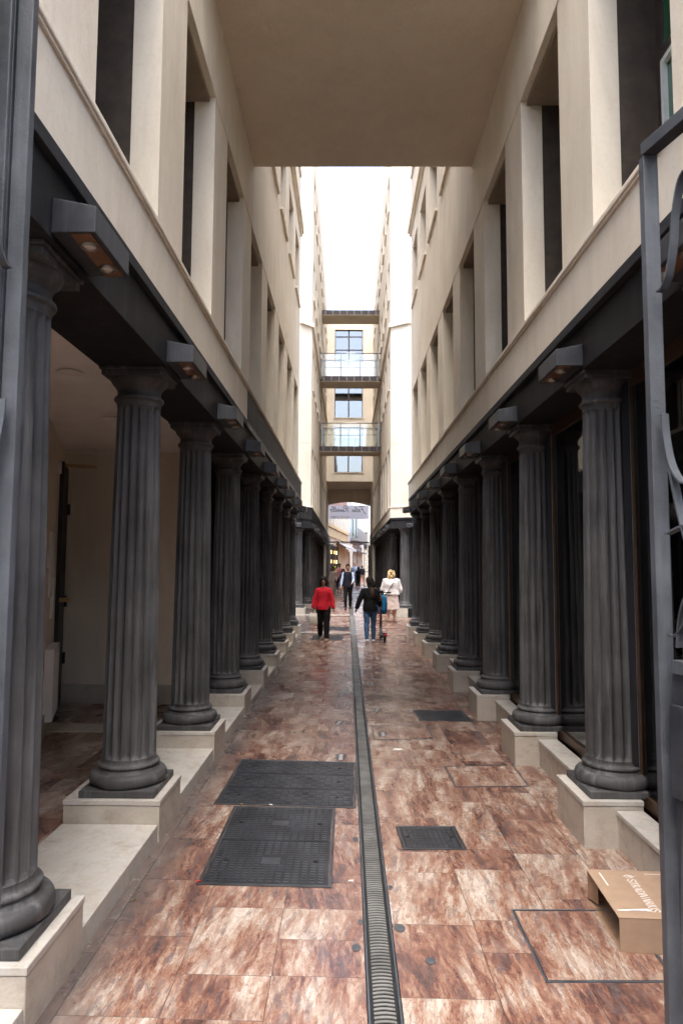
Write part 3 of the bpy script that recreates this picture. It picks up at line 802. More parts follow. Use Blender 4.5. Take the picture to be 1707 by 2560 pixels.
def cover(name, label, x0, x1, y0, y1, rows=1, tread='block', skew=0):
    cx, cy = (x0 + x1) / 2, (y0 + y1) / 2; hx, hy = (x1 - x0) / 2, (y1 - y0) / 2
    root = empty(name, (cx, cy, gz(cx))); root.rotation_euler = (0, .0137, skew)
    f = MB(); t = .022
    for a, b, c, d in ((-hx, hx, -hy, -hy + t), (-hx, hx, hy - t, hy), (-hx, -hx + t, -hy + t, hy - t), (hx - t, hx, -hy + t, hy - t)): f.box(a, b, c, d, .0, .0085)
    f.build('frame', 'cast_iron_worn', root, .003)
    ph = (2 * hy - 2 * t) / rows
    for r in range(rows):
        a = -hy + t + r * ph + .004; b = a + ph - .008
        pl = MB().box(-hx + t + .004, hx - t - .004, a, b, .0, .0055).build('cover_plate', 'cast_iron', root)
        m = MB(); ix0, ix1 = -hx + t + .02, hx - t - .02
        if tread == 'block':
            px, py = .052, .036; i = 0; y = a + .02
            while y < b - .015:
                x = ix0
                while x < ix1 - .03:
                    if not (abs(x) < .085 and abs(y - (a + b) / 2) < .075): m.box(x, x + .031, y, y + .017, .0056, .0085)
                    x += px
                y += py
            m.box(-.06, .06, (a + b) / 2 - .05, (a + b) / 2 + .05, .0056, .0075)
        elif tread == 'weave':
            c = .058; nxx = int((ix1 - ix0) / c); nyy = max(1, int((b - a - .02) / c))
            for i in range(nxx):
                for j in range(nyy):
                    x = ix0 + i * c; y = a + .012 + j * c
                    for q in range(3):
                        if (i + j) % 2: m.box(x + .004, x + c - .006, y + .006 + q * .017, y + .016 + q * .017, .0056, .0085)
                        else: m.box(x + .006 + q * .017, x + .016 + q * .017, y + .004, y + c - .006, .0056, .0085)
        elif tread == 'grid':
            x = ix0
            while x < ix1 - .02:
                y = a + .01
                while y < b - .02:
                    m.box(x, x + .027, y, y + .021, .0056, .0078); y += .029
                x += .036
        stuff(m.build('tread_pattern', 'cast_iron_worn', pl))
        for q in (-.72, .72): MB().disc(q * hx, (a + b) / 2, .0056, .018, .014, .0034, 12).build('lifting_hole', 'dark_void', pl)
    if tread == 'grid':
        vs = []; n = 36; m = MB()
        for k in range(n):
            a0, a1 = 2 * math.pi * k / n, 2 * math.pi * (k + 1) / n
            q = [(r * hx * math.cos(t_), r * hy * math.sin(t_)) for t_, r in ((a0, .66), (a1, .66), (a1, .70), (a0, .70))]
            m.add([(x, y, .0084) for x, y in q], [(0, 1, 2, 3)])
        m.build('ring', 'cast_iron', root)
    tag(root, label, 'manhole cover'); return root
cover('manhole_cover', 'wide cast iron cover of three basket-weave plates touching the drain', -1.045, .088, 5.59, 6.85, 3, 'weave', -.02)
cover('manhole_cover', 'cast iron cover of two studded plates, nearest on the left', -.89, -.085, 4.23, 5.562, 2, 'block')
cover('manhole_cover', 'small square iron cover with an oval ring, right of the drain', .372, .814, 4.815, 5.23, 1, 'grid', .05)
cover('manhole_cover', 'smooth dark iron cover close to a right-hand pedestal', .894, 1.57, 8.73, 9.36, 1, 'grid', .06)
cover('manhole_cover', 'grey iron cover under the red-bloused woman', -.93, -.10, 17.75, 18.95, 1, 'block')
cover('manhole_cover', 'far grey iron cover in the crossing, left of the drain', -.59, .06, 20.45, 21.65, 1, 'block')

def stone_hatch(label, pts):
    cx = sum(p[0] for p in pts) / 4; cy = sum(p[1] for p in pts) / 4
    root = empty('stone_hatch', (cx, cy, gz(cx))); root.rotation_euler = (0, .0137, 0)
    q = [(x - cx, y - cy) for x, y in pts]          # counter-clockwise
    def inset(k): return [(x * (1 - k / abs(x)) if abs(x) > k else x, y * (1 - k / abs(y))) for x, y in q]
    a, b = inset(.0), inset(.010)
    m = MB()
    for i in range(4):
        j = (i + 1) % 4; m.prism([a[i], a[j], b[j], b[i]], 0, .005)
    m.build('metal_edging', 'channel_steel', root)
    c, d = inset(.0115), inset(.016)
    m = MB()
    for i in range(4):
        j = (i + 1) % 4; m.prism([c[i], c[j], d[j], d[i]], 0, .004)
    m.build('metal_edging', 'cast_iron', root)
    e = inset(.0165)
    MB().prism(e, 0, .0035).build('stone_infill', 'travertine_tan', root)
    tag(root, label, 'hatch')
stone_hatch('stone-filled hatch with a worn steel edge beside the cardboard box', [(.93, 3.345), (1.56, 3.37), (1.56, 4.045), (.928, 4.02)])
stone_hatch('stone-filled hatch with dark edging in front of the second right pedestal', [(.947, 6.155), (1.615, 6.225), (1.632, 6.87), (.942, 6.785)])
stone_hatch('stone-filled hatch with a footprint sticker on it, beside the drain', [(.294, 7.745), (.979, 7.825), (.984, 8.495), (.292, 8.395)])
stone_hatch('far stone-filled hatch on the right, its thin edge barely showing', [(.985, 13.4), (1.62, 13.5), (1.62, 14.15), (.96, 14.03)])

def ribbon(m, pts, w, z0, z1, closed=False):
    """flat ribbon through 2D points"""
    P_ = [Vector((x, y)) for x, y in pts]; n = len(P_); l = []; r = []
    ws = w if isinstance(w, list) else [w] * n
    for i in range(n):
        d = P_[(i + 1) % n if closed else min(i + 1, n - 1)] - P_[(i - 1) % n if closed else max(i - 1, 0)]
        if d.length < 1e-9: d = Vector((1, 0))
        d.normalize(); q = Vector((-d.y, d.x)) * ws[i] / 2; l.append(P_[i] + q); r.append(P_[i] - q)
    for i in range(n if closed else n - 1):
        j = (i + 1) % n; quad = [r[i], r[j], l[j], l[i]]
        a = sum(quad[k].x * quad[(k + 1) % 4].y - quad[(k + 1) % 4].x * quad[k].y for k in range(4))
        if a < 0: quad = quad[::-1]
        m.prism([(p.x, p.y) for p in quad], z0, z1)
def spline(pts, k=5):
    out = []; n = len(pts)
    for i in range(n - 1):
        p0, p1, p2, p3 = (Vector(pts[max(i - 1, 0)]), Vector(pts[i]), Vector(pts[i + 1]), Vector(pts[min(i + 2, n - 1)]))
        for j in range(k):
            t = j / k
            out.append(tuple(.5 * ((2 * p1) + (p2 - p0) * t + (2 * p0 - 5 * p1 + 4 * p2 - p3) * t * t + (3 * p1 - p0 - 3 * p2 + p3) * t ** 3)))
    out.append(tuple(pts[-1])); return out

# footprint stickers: a sole and a heel with white scribbles
def sole(m, L, W, z0, z1, flip):
    pts = []
    for k in range(22):
        a = 2 * math.pi * k / 22; t = math.sin(a)
        wd = W * (.5 if t > -.1 else .40) * (1 - .18 * math.exp(-((t + .1) / .22) ** 2))
        pts.append((flip * (wd * math.cos(a) + .01 * t), L / 2 * t))
    if flip < 0: pts = pts[::-1]
    m.prism(pts, z0, z1)
foots = [(-.06, 7.02, 1), (-.095, 8.52, -1), (-.08, 10.35, 1), (-.063, 12.24, -1), (-.074, 14.2, 1), (-.056, 16.2, -1)]
footr = [(.41, 7.99, 1), (.405, 9.33, -1), (.409, 11.36, 1), (.438, 13.18, -1), (.421, 15.2, 1)]
ordn = ['nearest', 'second', 'third', 'fourth', 'fifth', 'farthest']
for side, lst in (('left', foots), ('right', footr)):
    for k, (x, y, fp) in enumerate(lst):
        o = empty('footprint_sticker', (x, y, gz(x) + (.0045 if (side, k) == ('right', 0) else .0012))); o.rotation_euler = (0, .0137, random.uniform(-.25, .25))
        m = MB(); sole(m, .27, .115, 0, .0012, fp); m.build('sole', 'sticker_dark', o)
        m = MB()
        for j in range(3):
            yy = -.08 + .07 * j
            ribbon(m, spline([(-.02 * fp, yy - .02), (.02 * fp, yy), (-.015 * fp, yy + .02), (.022 * fp, yy + .035)], 3), .009, .0013, .0019)
        m.build('drawing', 'white_print', o)
        nm = 'farthest' if k == len(lst) - 1 else ordn[k]
        tag(o, f'{nm} dark footprint sticker in the line {side} of the drain', 'sticker', 'footprint stickers along the drain')
plugs = [(.285, 3.797, .03, .042, 'dark round plug right of the drain, in the palest paver'), (.052, 3.6, .024, .034, 'dark round plug left of the drain, nearest the camera'),
         (.413, 3.499, .026, .03, 'dark round plug farthest right of the drain'), (.263, 4.256, .014, .03, 'small dark plug touching the drain rail on its right'),
         (.066, 4.963, .02, .045, 'grey smudged plug left of the drain beside the studded cover'), (.078, 3.849, .014, .03, 'small dark plug touching the drain rail on its left')]
for x, y, rx, ry, lb in plugs:
    tag(MB().disc(0, 0, 0, rx, ry, .0016, 22, .1).build('floor_plug', 'sticker_dark', None, 0, (x, y, gz(x) + .0008)), lb, 'plug', 'dark plugs in the paving')
m = MB(); m.prism([(-.055, -.02), (.01, -.035), (.06, .0), (.035, .03), (-.03, .04)], 0, .002)
tag(m.build('paper_scrap', 'paper_white', None, 0, (.535, 7.36, gz(.535) + .001)), 'torn white paper scrap lying right of the drain', 'litter')
cg = MB().tube([(0, 0, .006), (.022, -.018, .006)], .005, 8).build('cigarette_butt', 'paper_white', None, 0, (1.478, 4.27, gz(1.48)))
MB().tube([(-.012, .01, .006), (0, 0, .006)], .0052, 8).build('filter', 'brass', cg)
tag(cg, 'cigarette butt lying behind the cardboard box', 'litter')

for (x, y, a, mt, lb) in ((-.83, 5.585, .3, 'brass', 'orange cigarette filter at the front edge of the basket-weave cover'), (-.60, 5.583, -.4, 'paper_white', 'white cigarette end between the two large iron covers'),
                         (-.885, 4.25, .8, 'red_litter', 'red scrap at the near left corner of the studded cover'), (.03, 4.32, .2, 'paper_white', 'crumpled foil scrap between the studded cover and the drain'),
                         (-1.20, 4.02, 1.1, 'brass', 'cigarette butt against the left marble step')):
    o = MB().tube([(-.014, 0, .005), (.0, .002, .0055), (.014, 0, .005)], [.0045, .005, .0045], 8).build('litter_scrap', mt, None, 0, (x, y, gz(x) + (.0085 if x in (-.83, -.60, -.885) else 0))); o.rotation_euler = (0, 0, a)
    tag(o, lb, 'litter')
# ================================================================== cardboard box
bx = empty('cardboard_box', (1.38, 3.612, gz(1.55) + .001), R(-3.0))
BW, BD, BH, T = .46, .55, .168, .005
MB().box(0, BW, 0, BD, 0, T).build('bottom', 'cardboard_in', bx)
MB().box(.0, BW, 0, T, T, BH).build('front_panel', 'cardboard', bx, .001)
MB().box(0, BW, BD - T, BD, T, BH).build('back_panel', 'cardboard_in', bx, .001)
MB().box(BW - T, BW, T, BD - T, T, BH).build('end_panel', 'cardboard', bx)
top = MB().prism([(-.004, -.001), (BW, -.001), (BW, BD - .03), (BW - .03, BD + .001), (-.004, BD + .001)], BH + .0005, BH + .0055).build('top', 'cardboard', bx, .001)
MB().prism([(-.002, BD - .012), (.03, BD - .1), (.034, BD - .098), (.003, BD - .008)], .02, BH - .004).build('inner_flap', 'cardboard_in', bx)
MB().prismY([(.235, .0), (BW - .001, .0), (BW - .001, .052), (.235, .05)], -.0012, -.0002).build('tape_strip', 'tape', bx)
ZT = BH + .0057
MB().prism([(.01, .076), (.175, .098), (.19, .072), (.02, .07)], ZT, ZT + .0006).build('clear_tape', 'clear_tape', top)
m = MB()
for k in range(16): m.box(.075 + .0055 * k, .0775 + .0055 * k, .068, .080, ZT + .0007, ZT + .0010)
m.build('barcode', 'ink_dark', top)
SER = {  # strokes: list of (points, width) in a cell one unit high
 'S': [(spline([(.62, .78), (.5, .97), (.25, .99), (.1, .8), (.2, .6), (.5, .42), (.62, .22), (.45, .02), (.2, .02), (.05, .25)], 3), .1)],
 'T': [([(.0, .96), (.7, .96)], .06), ([(.35, 0), (.35, .96)], .13), ([(.22, .02), (.48, .02)], .05), ([(.01, .96), (.01, .8)], .04), ([(.69, .96), (.69, .8)], .04)],
 'R': [([(.14, 0), (.14, .98)], .13), (spline([(.14, .96), (.45, .96), (.58, .74), (.45, .52), (.14, .5)], 3), .08), ([(.36, .5), (.66, .02)], .11), ([(0, .02), (.28, .02)], .05), ([(.56, .02), (.74, .02)], .05)],
 'A': [([(.06, 0), (.36, 1)], .06), ([(.36, 1), (.66, 0)], .13), ([(.16, .36), (.54, .36)], .05), ([(-.04, .02), (.16, .02)], .05), ([(.54, .02), (.78, .02)], .05)],
 'D': [([(.14, 0), (.14, .98)], .13), (spline([(.12, .97), (.42, .95), (.68, .7), (.68, .3), (.42, .04), (.12, .03)], 3), .08), ([(0, .02), (.2, .02)], .05), ([(0, .97), (.2, .97)], .05)],
 'I': [([(.14, 0), (.14, 1)], .13), ([(0, .02), (.28, .02)], .05), ([(0, .98), (.28, .98)], .05)],
 'V': [([(.06, 1), (.36, 0)], .13), ([(.36, 0), (.66, 1)], .06), ([(-.04, .98), (.18, .98)], .05), ([(.56, .98), (.76, .98)], .05)],
 'U': [(spline([(.12, 1), (.12, .3), (.25, .04), (.45, .04), (.58, .3), (.58, 1)], 3), .09), ([(.0, .98), (.24, .98)], .05), ([(.48, .98), (.68, .98)], .05)]}
WID = dict(S=.7, T=.74, R=.76, A=.76, D=.78, I=.36, V=.76, U=.74)
m = MB(); s_ = .0455; u = 0
for ch in 'STRADIVARIUS':
    for pts, wd in SER[ch]:
        # letters advance towards -Y, their tops point to +X
        q = [(.185 + s_ * y, .435 - s_ * (u + x)) for x, y in pts]
        ribbon(m, q, wd * s_, ZT, ZT + .0006)
    u += WID[ch]
m.build('lettering', 'white_print', top)
m = MB()
ribbon(m, [(.208 + .021 * math.cos(a * math.pi / 9), .470 + .021 * math.sin(a * math.pi / 9)) for a in range(18)], .003, ZT, ZT + .0006, True)
ribbon(m, spline([(.172, .470), (.2, .478), (.212, .462), (.225, .47), (.215, .482), (.2, .474), (.245, .47)], 4), .003, ZT, ZT + .0006)
m.build('emblem', 'white_print', top)
m = MB()
for k in range(14): m.box(.052, .060, .35 + .0115 * k, .359 + .0115 * k, ZT, ZT + .0006)
for k in range(9): m.box(.31 + .0105 * k, .318 + .0105 * k, .505, .511, ZT, ZT + .0006)
m.build('small_print', 'white_print', top)
tag(bx, 'open cardboard box lying on its side by the right-hand gate', 'box')

# ================================================================== entrance gates
def flatbar(m, pts, plane_o, plane_d, w=.03, t=.008):
    """bent flat bar: pts are (along, z) in the leaf plane; w is its width across the leaf"""
    nrm = Vector((-plane_d.y, plane_d.x, 0)); n = len(pts); L = []
    for i, (a, z) in enumerate(pts):
        p = plane_o + plane_d * a + Vector((0, 0, z))
        d = Vector((pts[min(i + 1, n - 1)][0] - pts[max(i - 1, 0)][0], pts[min(i + 1, n - 1)][1] - pts[max(i - 1, 0)][1])); d.normalize()
        q = plane_d * (-d.y) * t / 2 + Vector((0, 0, d.x)) * t / 2
        L.append([p + q + nrm * w / 2, p + q - nrm * w / 2, p - q - nrm * w / 2, p - q + nrm * w / 2])
    vs = [v for r in L for v in r]; fs = [(3, 2, 1, 0), (4 * n - 4, 4 * n - 3, 4 * n - 2, 4 * n - 1)]
    for i in range(n - 1):
        for k in range(4): fs.append((4 * i + k, 4 * i + (k + 1) % 4, 4 * i + 4 + (k + 1) % 4, 4 * i + 4 + k))
    m.add(vs, fs)
def obox(o, d, a0, a1, c0, c1, z0, z1):
    nrm = Vector((-d.y, d.x, 0))
    q = [o + d * a0 + nrm * c0, o + d * a1 + nrm * c0, o + d * a1 + nrm * c1, o + d * a0 + nrm * c1]
    return MB().prism([(p.x, p.y) for p in q], z0, z1)
def gate(px, py, dx, dy, zt, label, full):
    root = empty('entrance_gate', (px, py, 0)); o = Vector((0, 0, 0)); d = Vector((dx, dy, 0)).normalized(); Lf = 1.25
    MB().box(-.028, .028, -.0, .042, .02, zt).build('stile', 'gate_steel', root, .003)
    obox(o, d, -.02, Lf, -.028, .028, zt + .001, zt + .05).build('top_rail', 'gate_steel', root, .003)
    obox(o, d, Lf - .05, Lf, -.028, .028, .02, zt).build('hinge_stile', 'gate_steel', root, .003)
    for k in range(1, 5): obox(o, d, .19 * k + .02, .19 * k + .045, -.012, .012, 1.58, zt).build('bar', 'gate_steel', root)
    obox(o, d, .05, Lf - .05, -.02, .02, 1.53, 1.575).build('middle_rail', 'gate_steel', root)
    pl = obox(o, d, .034, Lf - .05, -.006, .006, .12, 1.528).build('sheet_panel', 'gate_plate', root)
    obox(o, d, .02, Lf - .05, -.02, .02, .07, .118).build('bottom_rail', 'gate_steel', root)
    m = MB()
    flatbar(m, spline([(.05, .16), (.052, .6), (.075, 1.0), (.12, 1.3), (.17, 1.5)]), o, d, .03, .012); m.build('panel_moulding', 'gate_steel', pl)
    m = MB()
    flatbar(m, spline([(.19, .16), (.17, .5), (.12, .75), (.10, .95), (.16, 1.1)]), o, d, .03, .01); m.build('panel_moulding', 'gate_steel', pl)
    lk = obox(o, d, .03, .12, -.02, .02, 1.1, 1.42).build('lock_case', 'gate_plate', root, .003)
    # scrolls between the stile and the bars
    def sc(pts, w=.032):
        m = MB(); flatbar(m, spline(pts, 6), o, d, w, .007); m.build('scroll', 'gate_steel', root)
    sc([(.025, 2.92), (.05, 2.925), (.08, 2.97), (.105, 3.06), (.12, 3.17), (.15, 3.27), (.18, 3.3)])
    sc([(.03, 2.46), (.035, 2.38), (.05, 2.3), (.075, 2.24), (.11, 2.2), (.16, 2.19)])
    sc([(.03, 2.4), (.06, 2.25), (.10, 2.08), (.15, 1.93), (.19, 1.85)])
    sc([(.03, 2.02), (.06, 2.03), (.12, 2.045), (.19, 2.04)])
    sc([(.03, 1.66), (.06, 1.66), (.1, 1.7), (.12, 1.76), (.15, 1.85), (.19, 1.88)])
    sc([(.07, 1.62), (.085, 1.72), (.12, 1.80), (.17, 1.8), (.19, 1.72)])
    for k in range(1, 4):
        q = .19 * k + .03
        sc([(q, 3.3), (q + .03, 3.1), (q + .1, 2.95), (q + .16, 3.0), (q + .15, 3.12), (q + .1, 3.1)])
        sc([(q, 1.7), (q + .05, 2.0), (q + .14, 2.2), (q + .17, 2.35), (q + .1, 2.4)])
    tag(root, label, 'gate'); return root, lk, d
g1, lk, gd = gate(1.147, 2.5, .053, -.205, 3.47, 'grey iron gate leaf with scrolls folded open beside the cardboard box', True)
lp = MB().box(.036, .15, -.062, -.045, .98, 1.62).build('lock_plate', 'gate_plate', g1, .003)
MB().tube([(.056, -.062, 1.315), (.056, -.070, 1.315)], .026, 20).build('keyhole_plate', 'gate_steel', lp)
MB().tube([(.056, -.070, 1.322), (.056, -.073, 1.322)], .008, 10).build('keyhole', 'brass', lp)
MB().box(.052, .060, -.073, -.070, 1.298, 1.32).build('keyhole', 'brass', lp)
g2, lk2, gd2 = gate(-1.166, 2.3, -.053, -.205, 4.3, 'tall grey iron gate leaf folded open at the left edge, only its post showing', True)
MB().box(-.10, -.034, -.03, -.012, .02, 4.3).build('cover_plate', 'gate_steel', g2, .004)
MB().box(-.044, -.030, -.012, .03, .02, 4.3).build('moulding', 'gate_plate', g2, .003)

# ================================================================== banner, far gate, street beyond the arch
bn = empty('banner', (.05, 51.75, 5.95))
MB().box(-1.53, 1.53, -.001, .001, -.51, .51).build('cloth', 'banner_cloth', bn)
for s_ in (-1, 1):
    MB().tube([(s_ * 1.53, 0, .5), (s_ * 1.72, -.1, .62)], .012, 6).build('rope', 'ink_dark', bn)
    MB().tube([(s_ * 1.53, 0, -.5), (s_ * 1.72, -.1, -.6)], .012, 6).build('rope', 'ink_dark', bn)
CUR = {'e': ([(0, .3), (.5, .6), (.45, 1), (.15, .95), (.1, .4), (.35, 0), (.8, .3)], .8), 'l': ([(0, .3), (.45, 1.3), (.5, 2.1), (.25, 2), (.15, .6), (.3, 0), (.7, .3)], .65),
       'i': ([(0, .3), (.25, .95), (.2, .2), (.35, 0), (.6, .3)], .55), 'x': ([(0, .3), (.15, .9), (.35, .3), (.6, 0), (.8, .3)], .75),
       'v': ([(0, .3), (.15, .9), (.3, 0), (.6, .9), (.8, .75)], .75), 'o': ([(0, .5), (.4, 1), (.1, .8), (.1, .1), (.45, 0), (.6, .6), (.4, 1), (.9, .85)], .8)}
BIG = {'F': ([[(0, 1.8), (.4, 2.3), (1.7, 2.2)], [(.9, 2.2), (.6, .6), (.2, -.6), (-.1, -.5)], [(.3, 1.0), (1.2, 1.2)]], 1.5),
       'R': ([[(.3, -.2), (.65, 2.2)], [(-.1, 1.4), (.3, 2.3), (1.2, 2.4), (1.4, 1.6), (.6, 1.1), (1.0, .4), (1.7, .1)]], 1.6)}
strokes = []; u = 0; sh = .25
for ch in 'F\u00e9lix Revello':
    if ch == ' ': u += .9; continue
    c0 = 'e' if ch == '\u00e9' else ch
    if c0 in BIG:
        for st in BIG[c0][0]: strokes.append(([(u + x + sh * y, y) for x, y in st], .2))
        u += BIG[c0][1]
    else:
        st, ww = CUR[c0]; strokes.append(([(u + x + sh * y, y) for x, y in st], .17)); 
        if ch == '\u00e9': strokes.append(([(u + .55, 1.35), (u + .8, 1.7)], .14))
        if ch == 'i': strokes.append(([(u + .5, 1.4), (u + .56, 1.5)], .16))
        if ch == 'x': strokes.append(([(u + .05, .0), (u + .75, .95)], .12))
        u += ww
kx = 2.62 / u; kz = .19
m = MB()
for st, wd in strokes:
    pts = [(1.28 - kx * x, .03 + kz * y) for x, y in spline(st, 4)]      # mirrored: we see the back of the cloth
    mm = MB(); ribbon(mm, pts, wd * .2, 0, .004)
    m.add([(x, -.003 - z, y) for x, y, z in mm.v], mm.f)
m.build('lettering', 'ink_dark', bn)
m = MB(); x = -1.3
while x < .05:
    w_ = random.uniform(.03, .09); h_ = random.choice((.07, .07, .11)); m.box(x, x + w_, -.007, -.003, -.40, -.40 + h_); x += w_ + random.choice((.02, .02, .09))
m.build('small_lettering', 'ink_grey', bn)
tag(bn, 'white banner with dark handwriting seen reversed, strung under the arch', 'banner')

def iron_leaf(x0, x1, y, z1, label):
    root = empty('iron_gate', ((x0 + x1) / 2, y, G(0, y))); h = (x1 - x0) / 2
    for s_ in (-1, 1): MB().box(s_ * h - .025, s_ * h + .025, -.03, .03, 0, z1).build('stile', 'dark_frame', root)
    for zz in (.08, 1.2, z1 - .06): MB().box(-h + .03, h - .03, -.02, .02, zz, zz + .05).build('rail', 'dark_frame', root)
    k = -h + .07
    while k < h - .04:
        MB().box(k - .01, k + .01, -.01, .01, .14, z1 - .07).build('bar', 'dark_frame', root); k += .075
    m = MB()
    for j in range(5):
        zz = 1.4 + .4 * j
        flatbar(m, spline([(-h + .05, zz), (0, zz + .05), (h - .06, zz + .18), (0, zz + .32), (-h + .06, zz + .24)], 4), Vector((0, 0, 0)), Vector((1, 0, 0)), .03, .02)
    m.build('scrollwork', 'dark_frame', root); tag(root, label, 'gate')
iron_leaf(1.28, 1.62, 52.2, 3.45, 'black iron gate leaf folded open at the right of the arch')
iron_leaf(-1.42, -1.05, 52.2, 3.3, 'black iron gate leaf with scrollwork folded open at the left of the arch')
gb = MB().box(-1.42, 1.66, 52.17, 52.23, 3.66, 3.74).build('gate_crossbar', 'dark_frame')
m = MB(); flatbar(m, spline([(-1.3, 3.66), (-.7, 3.56), (0, 3.62), (.7, 3.5), (1.3, 3.64)], 5), Vector((0, 52.2, 0)), Vector((1, 0, 0)), .03, .03); m.build('scrollwork', 'dark_frame', gb)
tag(gb, 'thin black iron crossbar spanning the arch opening', 'gate bar')

# the bending street facade
A = Vector((-1.78, 53.5, 0)); B = Vector((2.3, 98, 0)); sd_ = (B - A).normalized(); sn = Vector((sd_.y, -sd_.x, 0)); SL = (B - A).length
def F(root, name, mat, t0, t1, z0, z1, d0, d1, parent=None):
    a, b = A + sd_ * SL * t0, A + sd_ * SL * t1
    q = [a + sn * d0, b + sn * d0, b + sn * d1, a + sn * d1]; q = [(p.x, p.y) for p in q]
    ar = sum(q[i][0] * q[(i + 1) % 4][1] - q[(i + 1) % 4][0] * q[i][1] for i in range(4))
    o = MB().prism(q if ar > 0 else q[::-1], z0, z1).build(name, mat, parent or root); return o
yb = empty('street_building')
F(yb, 'wall', 'far_cream', 0, .42, 0, 6.7, -3, 0); F(yb, 'cornice', 'far_yellow', -.005, .42, 4.3, 5.0, 0, .12); F(yb, 'cornice', 'far_yellow', -.005, .42, 5.05, 5.3, .0, .25)
F(yb, 'upper_wall', 'far_red', .0, .42, 6.7, 8.8, -3, -.02)
for k in range(6):
    t = .02 + .066 * k
    wv = F(yb, 'window', 'window_frame_light', t, t + .036, 5.35, 6.6, .0, .06); F(yb, 'pane', 'far_grey', t + .008, t + .028, 5.42, 6.5, .06, .09, wv)
    F(yb, 'pilaster', 'far_cream', t + .044, t + .056, 5.3, 6.7, 0, .12)
for k in range(4):
    t = .02 + .045 * k
    sw = F(yb, 'shop_window', 'shop_dark', t, t + .04, .3, 3.6, .0, .05)
    for zz in (2.9, 2.1): F(yb, 'shop_lamp', 'gold_lamp', t + .016, t + .021, zz, zz + .28, .05, .12, sw)
    F(yb, 'door_frame', 'bronze_frame', t + .037, t + .041, .25, 3.7, .05, .12)
for k in range(5): F(yb, 'pilaster', 'far_cream', .215 + .045 * k, .235 + .045 * k, .25, 4.2, 0, .18)
F(yb, 'shop_front', 'dark_panel', -.004, .018, .25, 4.1, 0, .35)
tag(yb, 'yellow trimmed street building with lit dark shop windows beyond the arch', 'building')
aw = empty('awning', (-.2, 66, 3.6))
for t, l in ((.19, .33),):
    a, b = A + sd_ * SL * .18 - aw.location, A + sd_ * SL * .44 - aw.location
    q = [Vector((a.x, a.y, .55)), Vector((b.x, b.y, .55)), Vector((b.x, b.y, .0)) + sn * .9, Vector((a.x, a.y, .0)) + sn * .9]
    MB().add([*q, *[p - Vector((0, 0, .05)) for p in q]], [(0, 1, 2, 3), (7, 6, 5, 4), (0, 3, 7, 4), (3, 2, 6, 7), (2, 1, 5, 6), (1, 0, 4, 5)]).build('canopy', 'awning_grey', aw)
    MB().add([q[3], q[2], q[2] - Vector((0, 0, .22)), q[3] - Vector((0, 0, .22))], [(0, 1, 2, 3)]).build('valance', 'paper_white', aw)
    MB().tube([Vector((a.x, a.y, .2)), q[3]], .03, 6).build('arm', 'dark_frame', aw)
tag(aw, 'grey shop awning with pale valance along the far street', 'awning')
wb = empty('street_building')
F(wb, 'wall', 'far_grey', .421, 1.0, 0, 9.0, -3, .02)
for k in range(5):
    t = .45 + .11 * k
    wv = F(wb, 'window', 'shutter_green' if k in (1, 2) else 'window_frame_light', t, t + .035, 5.4, 8.4, .02, .1); F(wb, 'pane', 'far_grey', t + .012, t + .024, 5.5, 8.3, .1, .12, wv)
    F(wb, 'pilaster', 'stucco_street', t + .05, t + .07, .2, 4.3, .02, .25)
    F(wb, 'shop_front', 'shop_dark', t - .02, t + .03, .2, 3.4, .02, .06)
F(wb, 'balcony', 'balcony_grey', .50, .86, 4.7, 4.95, .02, .9); F(wb, 'balcony_railing', 'balcony_grey', .50, .86, 4.95, 6.1, .85, .9)
F(wb, 'awning', 'awning_grey', .6, .9, 3.5, 3.6, .02, .8)
tag(wb, 'pale grey street building with green shutters and long balcony beyond the arch', 'building')
eb2 = MB().box(-6, 16, 104, 108, 0, 9.5).build('street_building', 'stucco_street')
for k in range(5): MB().box(-1 + 1.6 * k, -.2 + 1.6 * k, 103.9, 103.99, 4.5, 7).build('window', 'window_frame_dark', eb2)
tag(eb2, 'cream building closing the view at the far end of the street', 'building')
rb_ = MB().prism([(4.2, 58), (9, 58), (15, 97), (10, 97)], 0, 7).build('street_building', 'far_red')
for k in range(4): MB().box(4.1 + 1.36 * k, 4.5 + 1.36 * k, 58.5 + 9 * k, 60 + 9 * k, 4.2, 6).build('window', 'window_frame_light', rb_)
tag(rb_, 'reddish street building glimpsed right of the far gate post', 'building')

# unseen house row, added behind the camera to cut light at the entrance
shade_row = empty('street_building', (0, -10, 0))
MB().box(-30, 30, -6, 0, -.3, 11).build('wall', 'stucco_street', shade_row)
for k in range(12):
    for z in (1, 4.6):
        MB().box(-27 + 4.8 * k, -25.4 + 4.8 * k, .001, .06, z, z + 2.3).build('window', 'window_frame_dark', shade_row)
tag(shade_row, 'added unseen cream house row blocking sky light at the alley mouth', 'building')

# ================================================================== people
def col(name, c, r=.85): plain(name, c, r, 0, .12, 14, .1, .2)
for nm, c in dict(skin=(.45, .27, .19), skin_dark=(.3, .17, .115), hair_dark=(.018, .014, .012), hair_blonde=(.55, .40, .2), red_cloth=(.48, .015, .03), black_cloth=(.007, .007, .0075),
                  navy_cloth=(.009, .011, .019), blue_shirt=(.38, .48, .68), jeans=(.055, .105, .2), cream_cloth=(.62, .58, .54), beige_cloth=(.55, .44, .38), white_shoe=(.6, .6, .6),
                  tan_shoe=(.35, .2, .11), brown_shoe=(.1, .05, .03), pink_cloth=(.45, .2, .2), stripe_cloth=(.48, .37, .33), white_bag=(.62, .57, .5), bag_blue=(.015, .16, .32), scarf=(.06, .035, .025),
                  lime=(.5, .8, .05), lips=(.33, .09, .08), eye=(.015, .01, .01), jeans_dark=(.03, .045, .12)).items(): col(nm, c)
FOLD = bpy.data.textures.new('folds', 'CLOUDS'); FOLD.noise_scale = .11; FOLD.noise_depth = 2
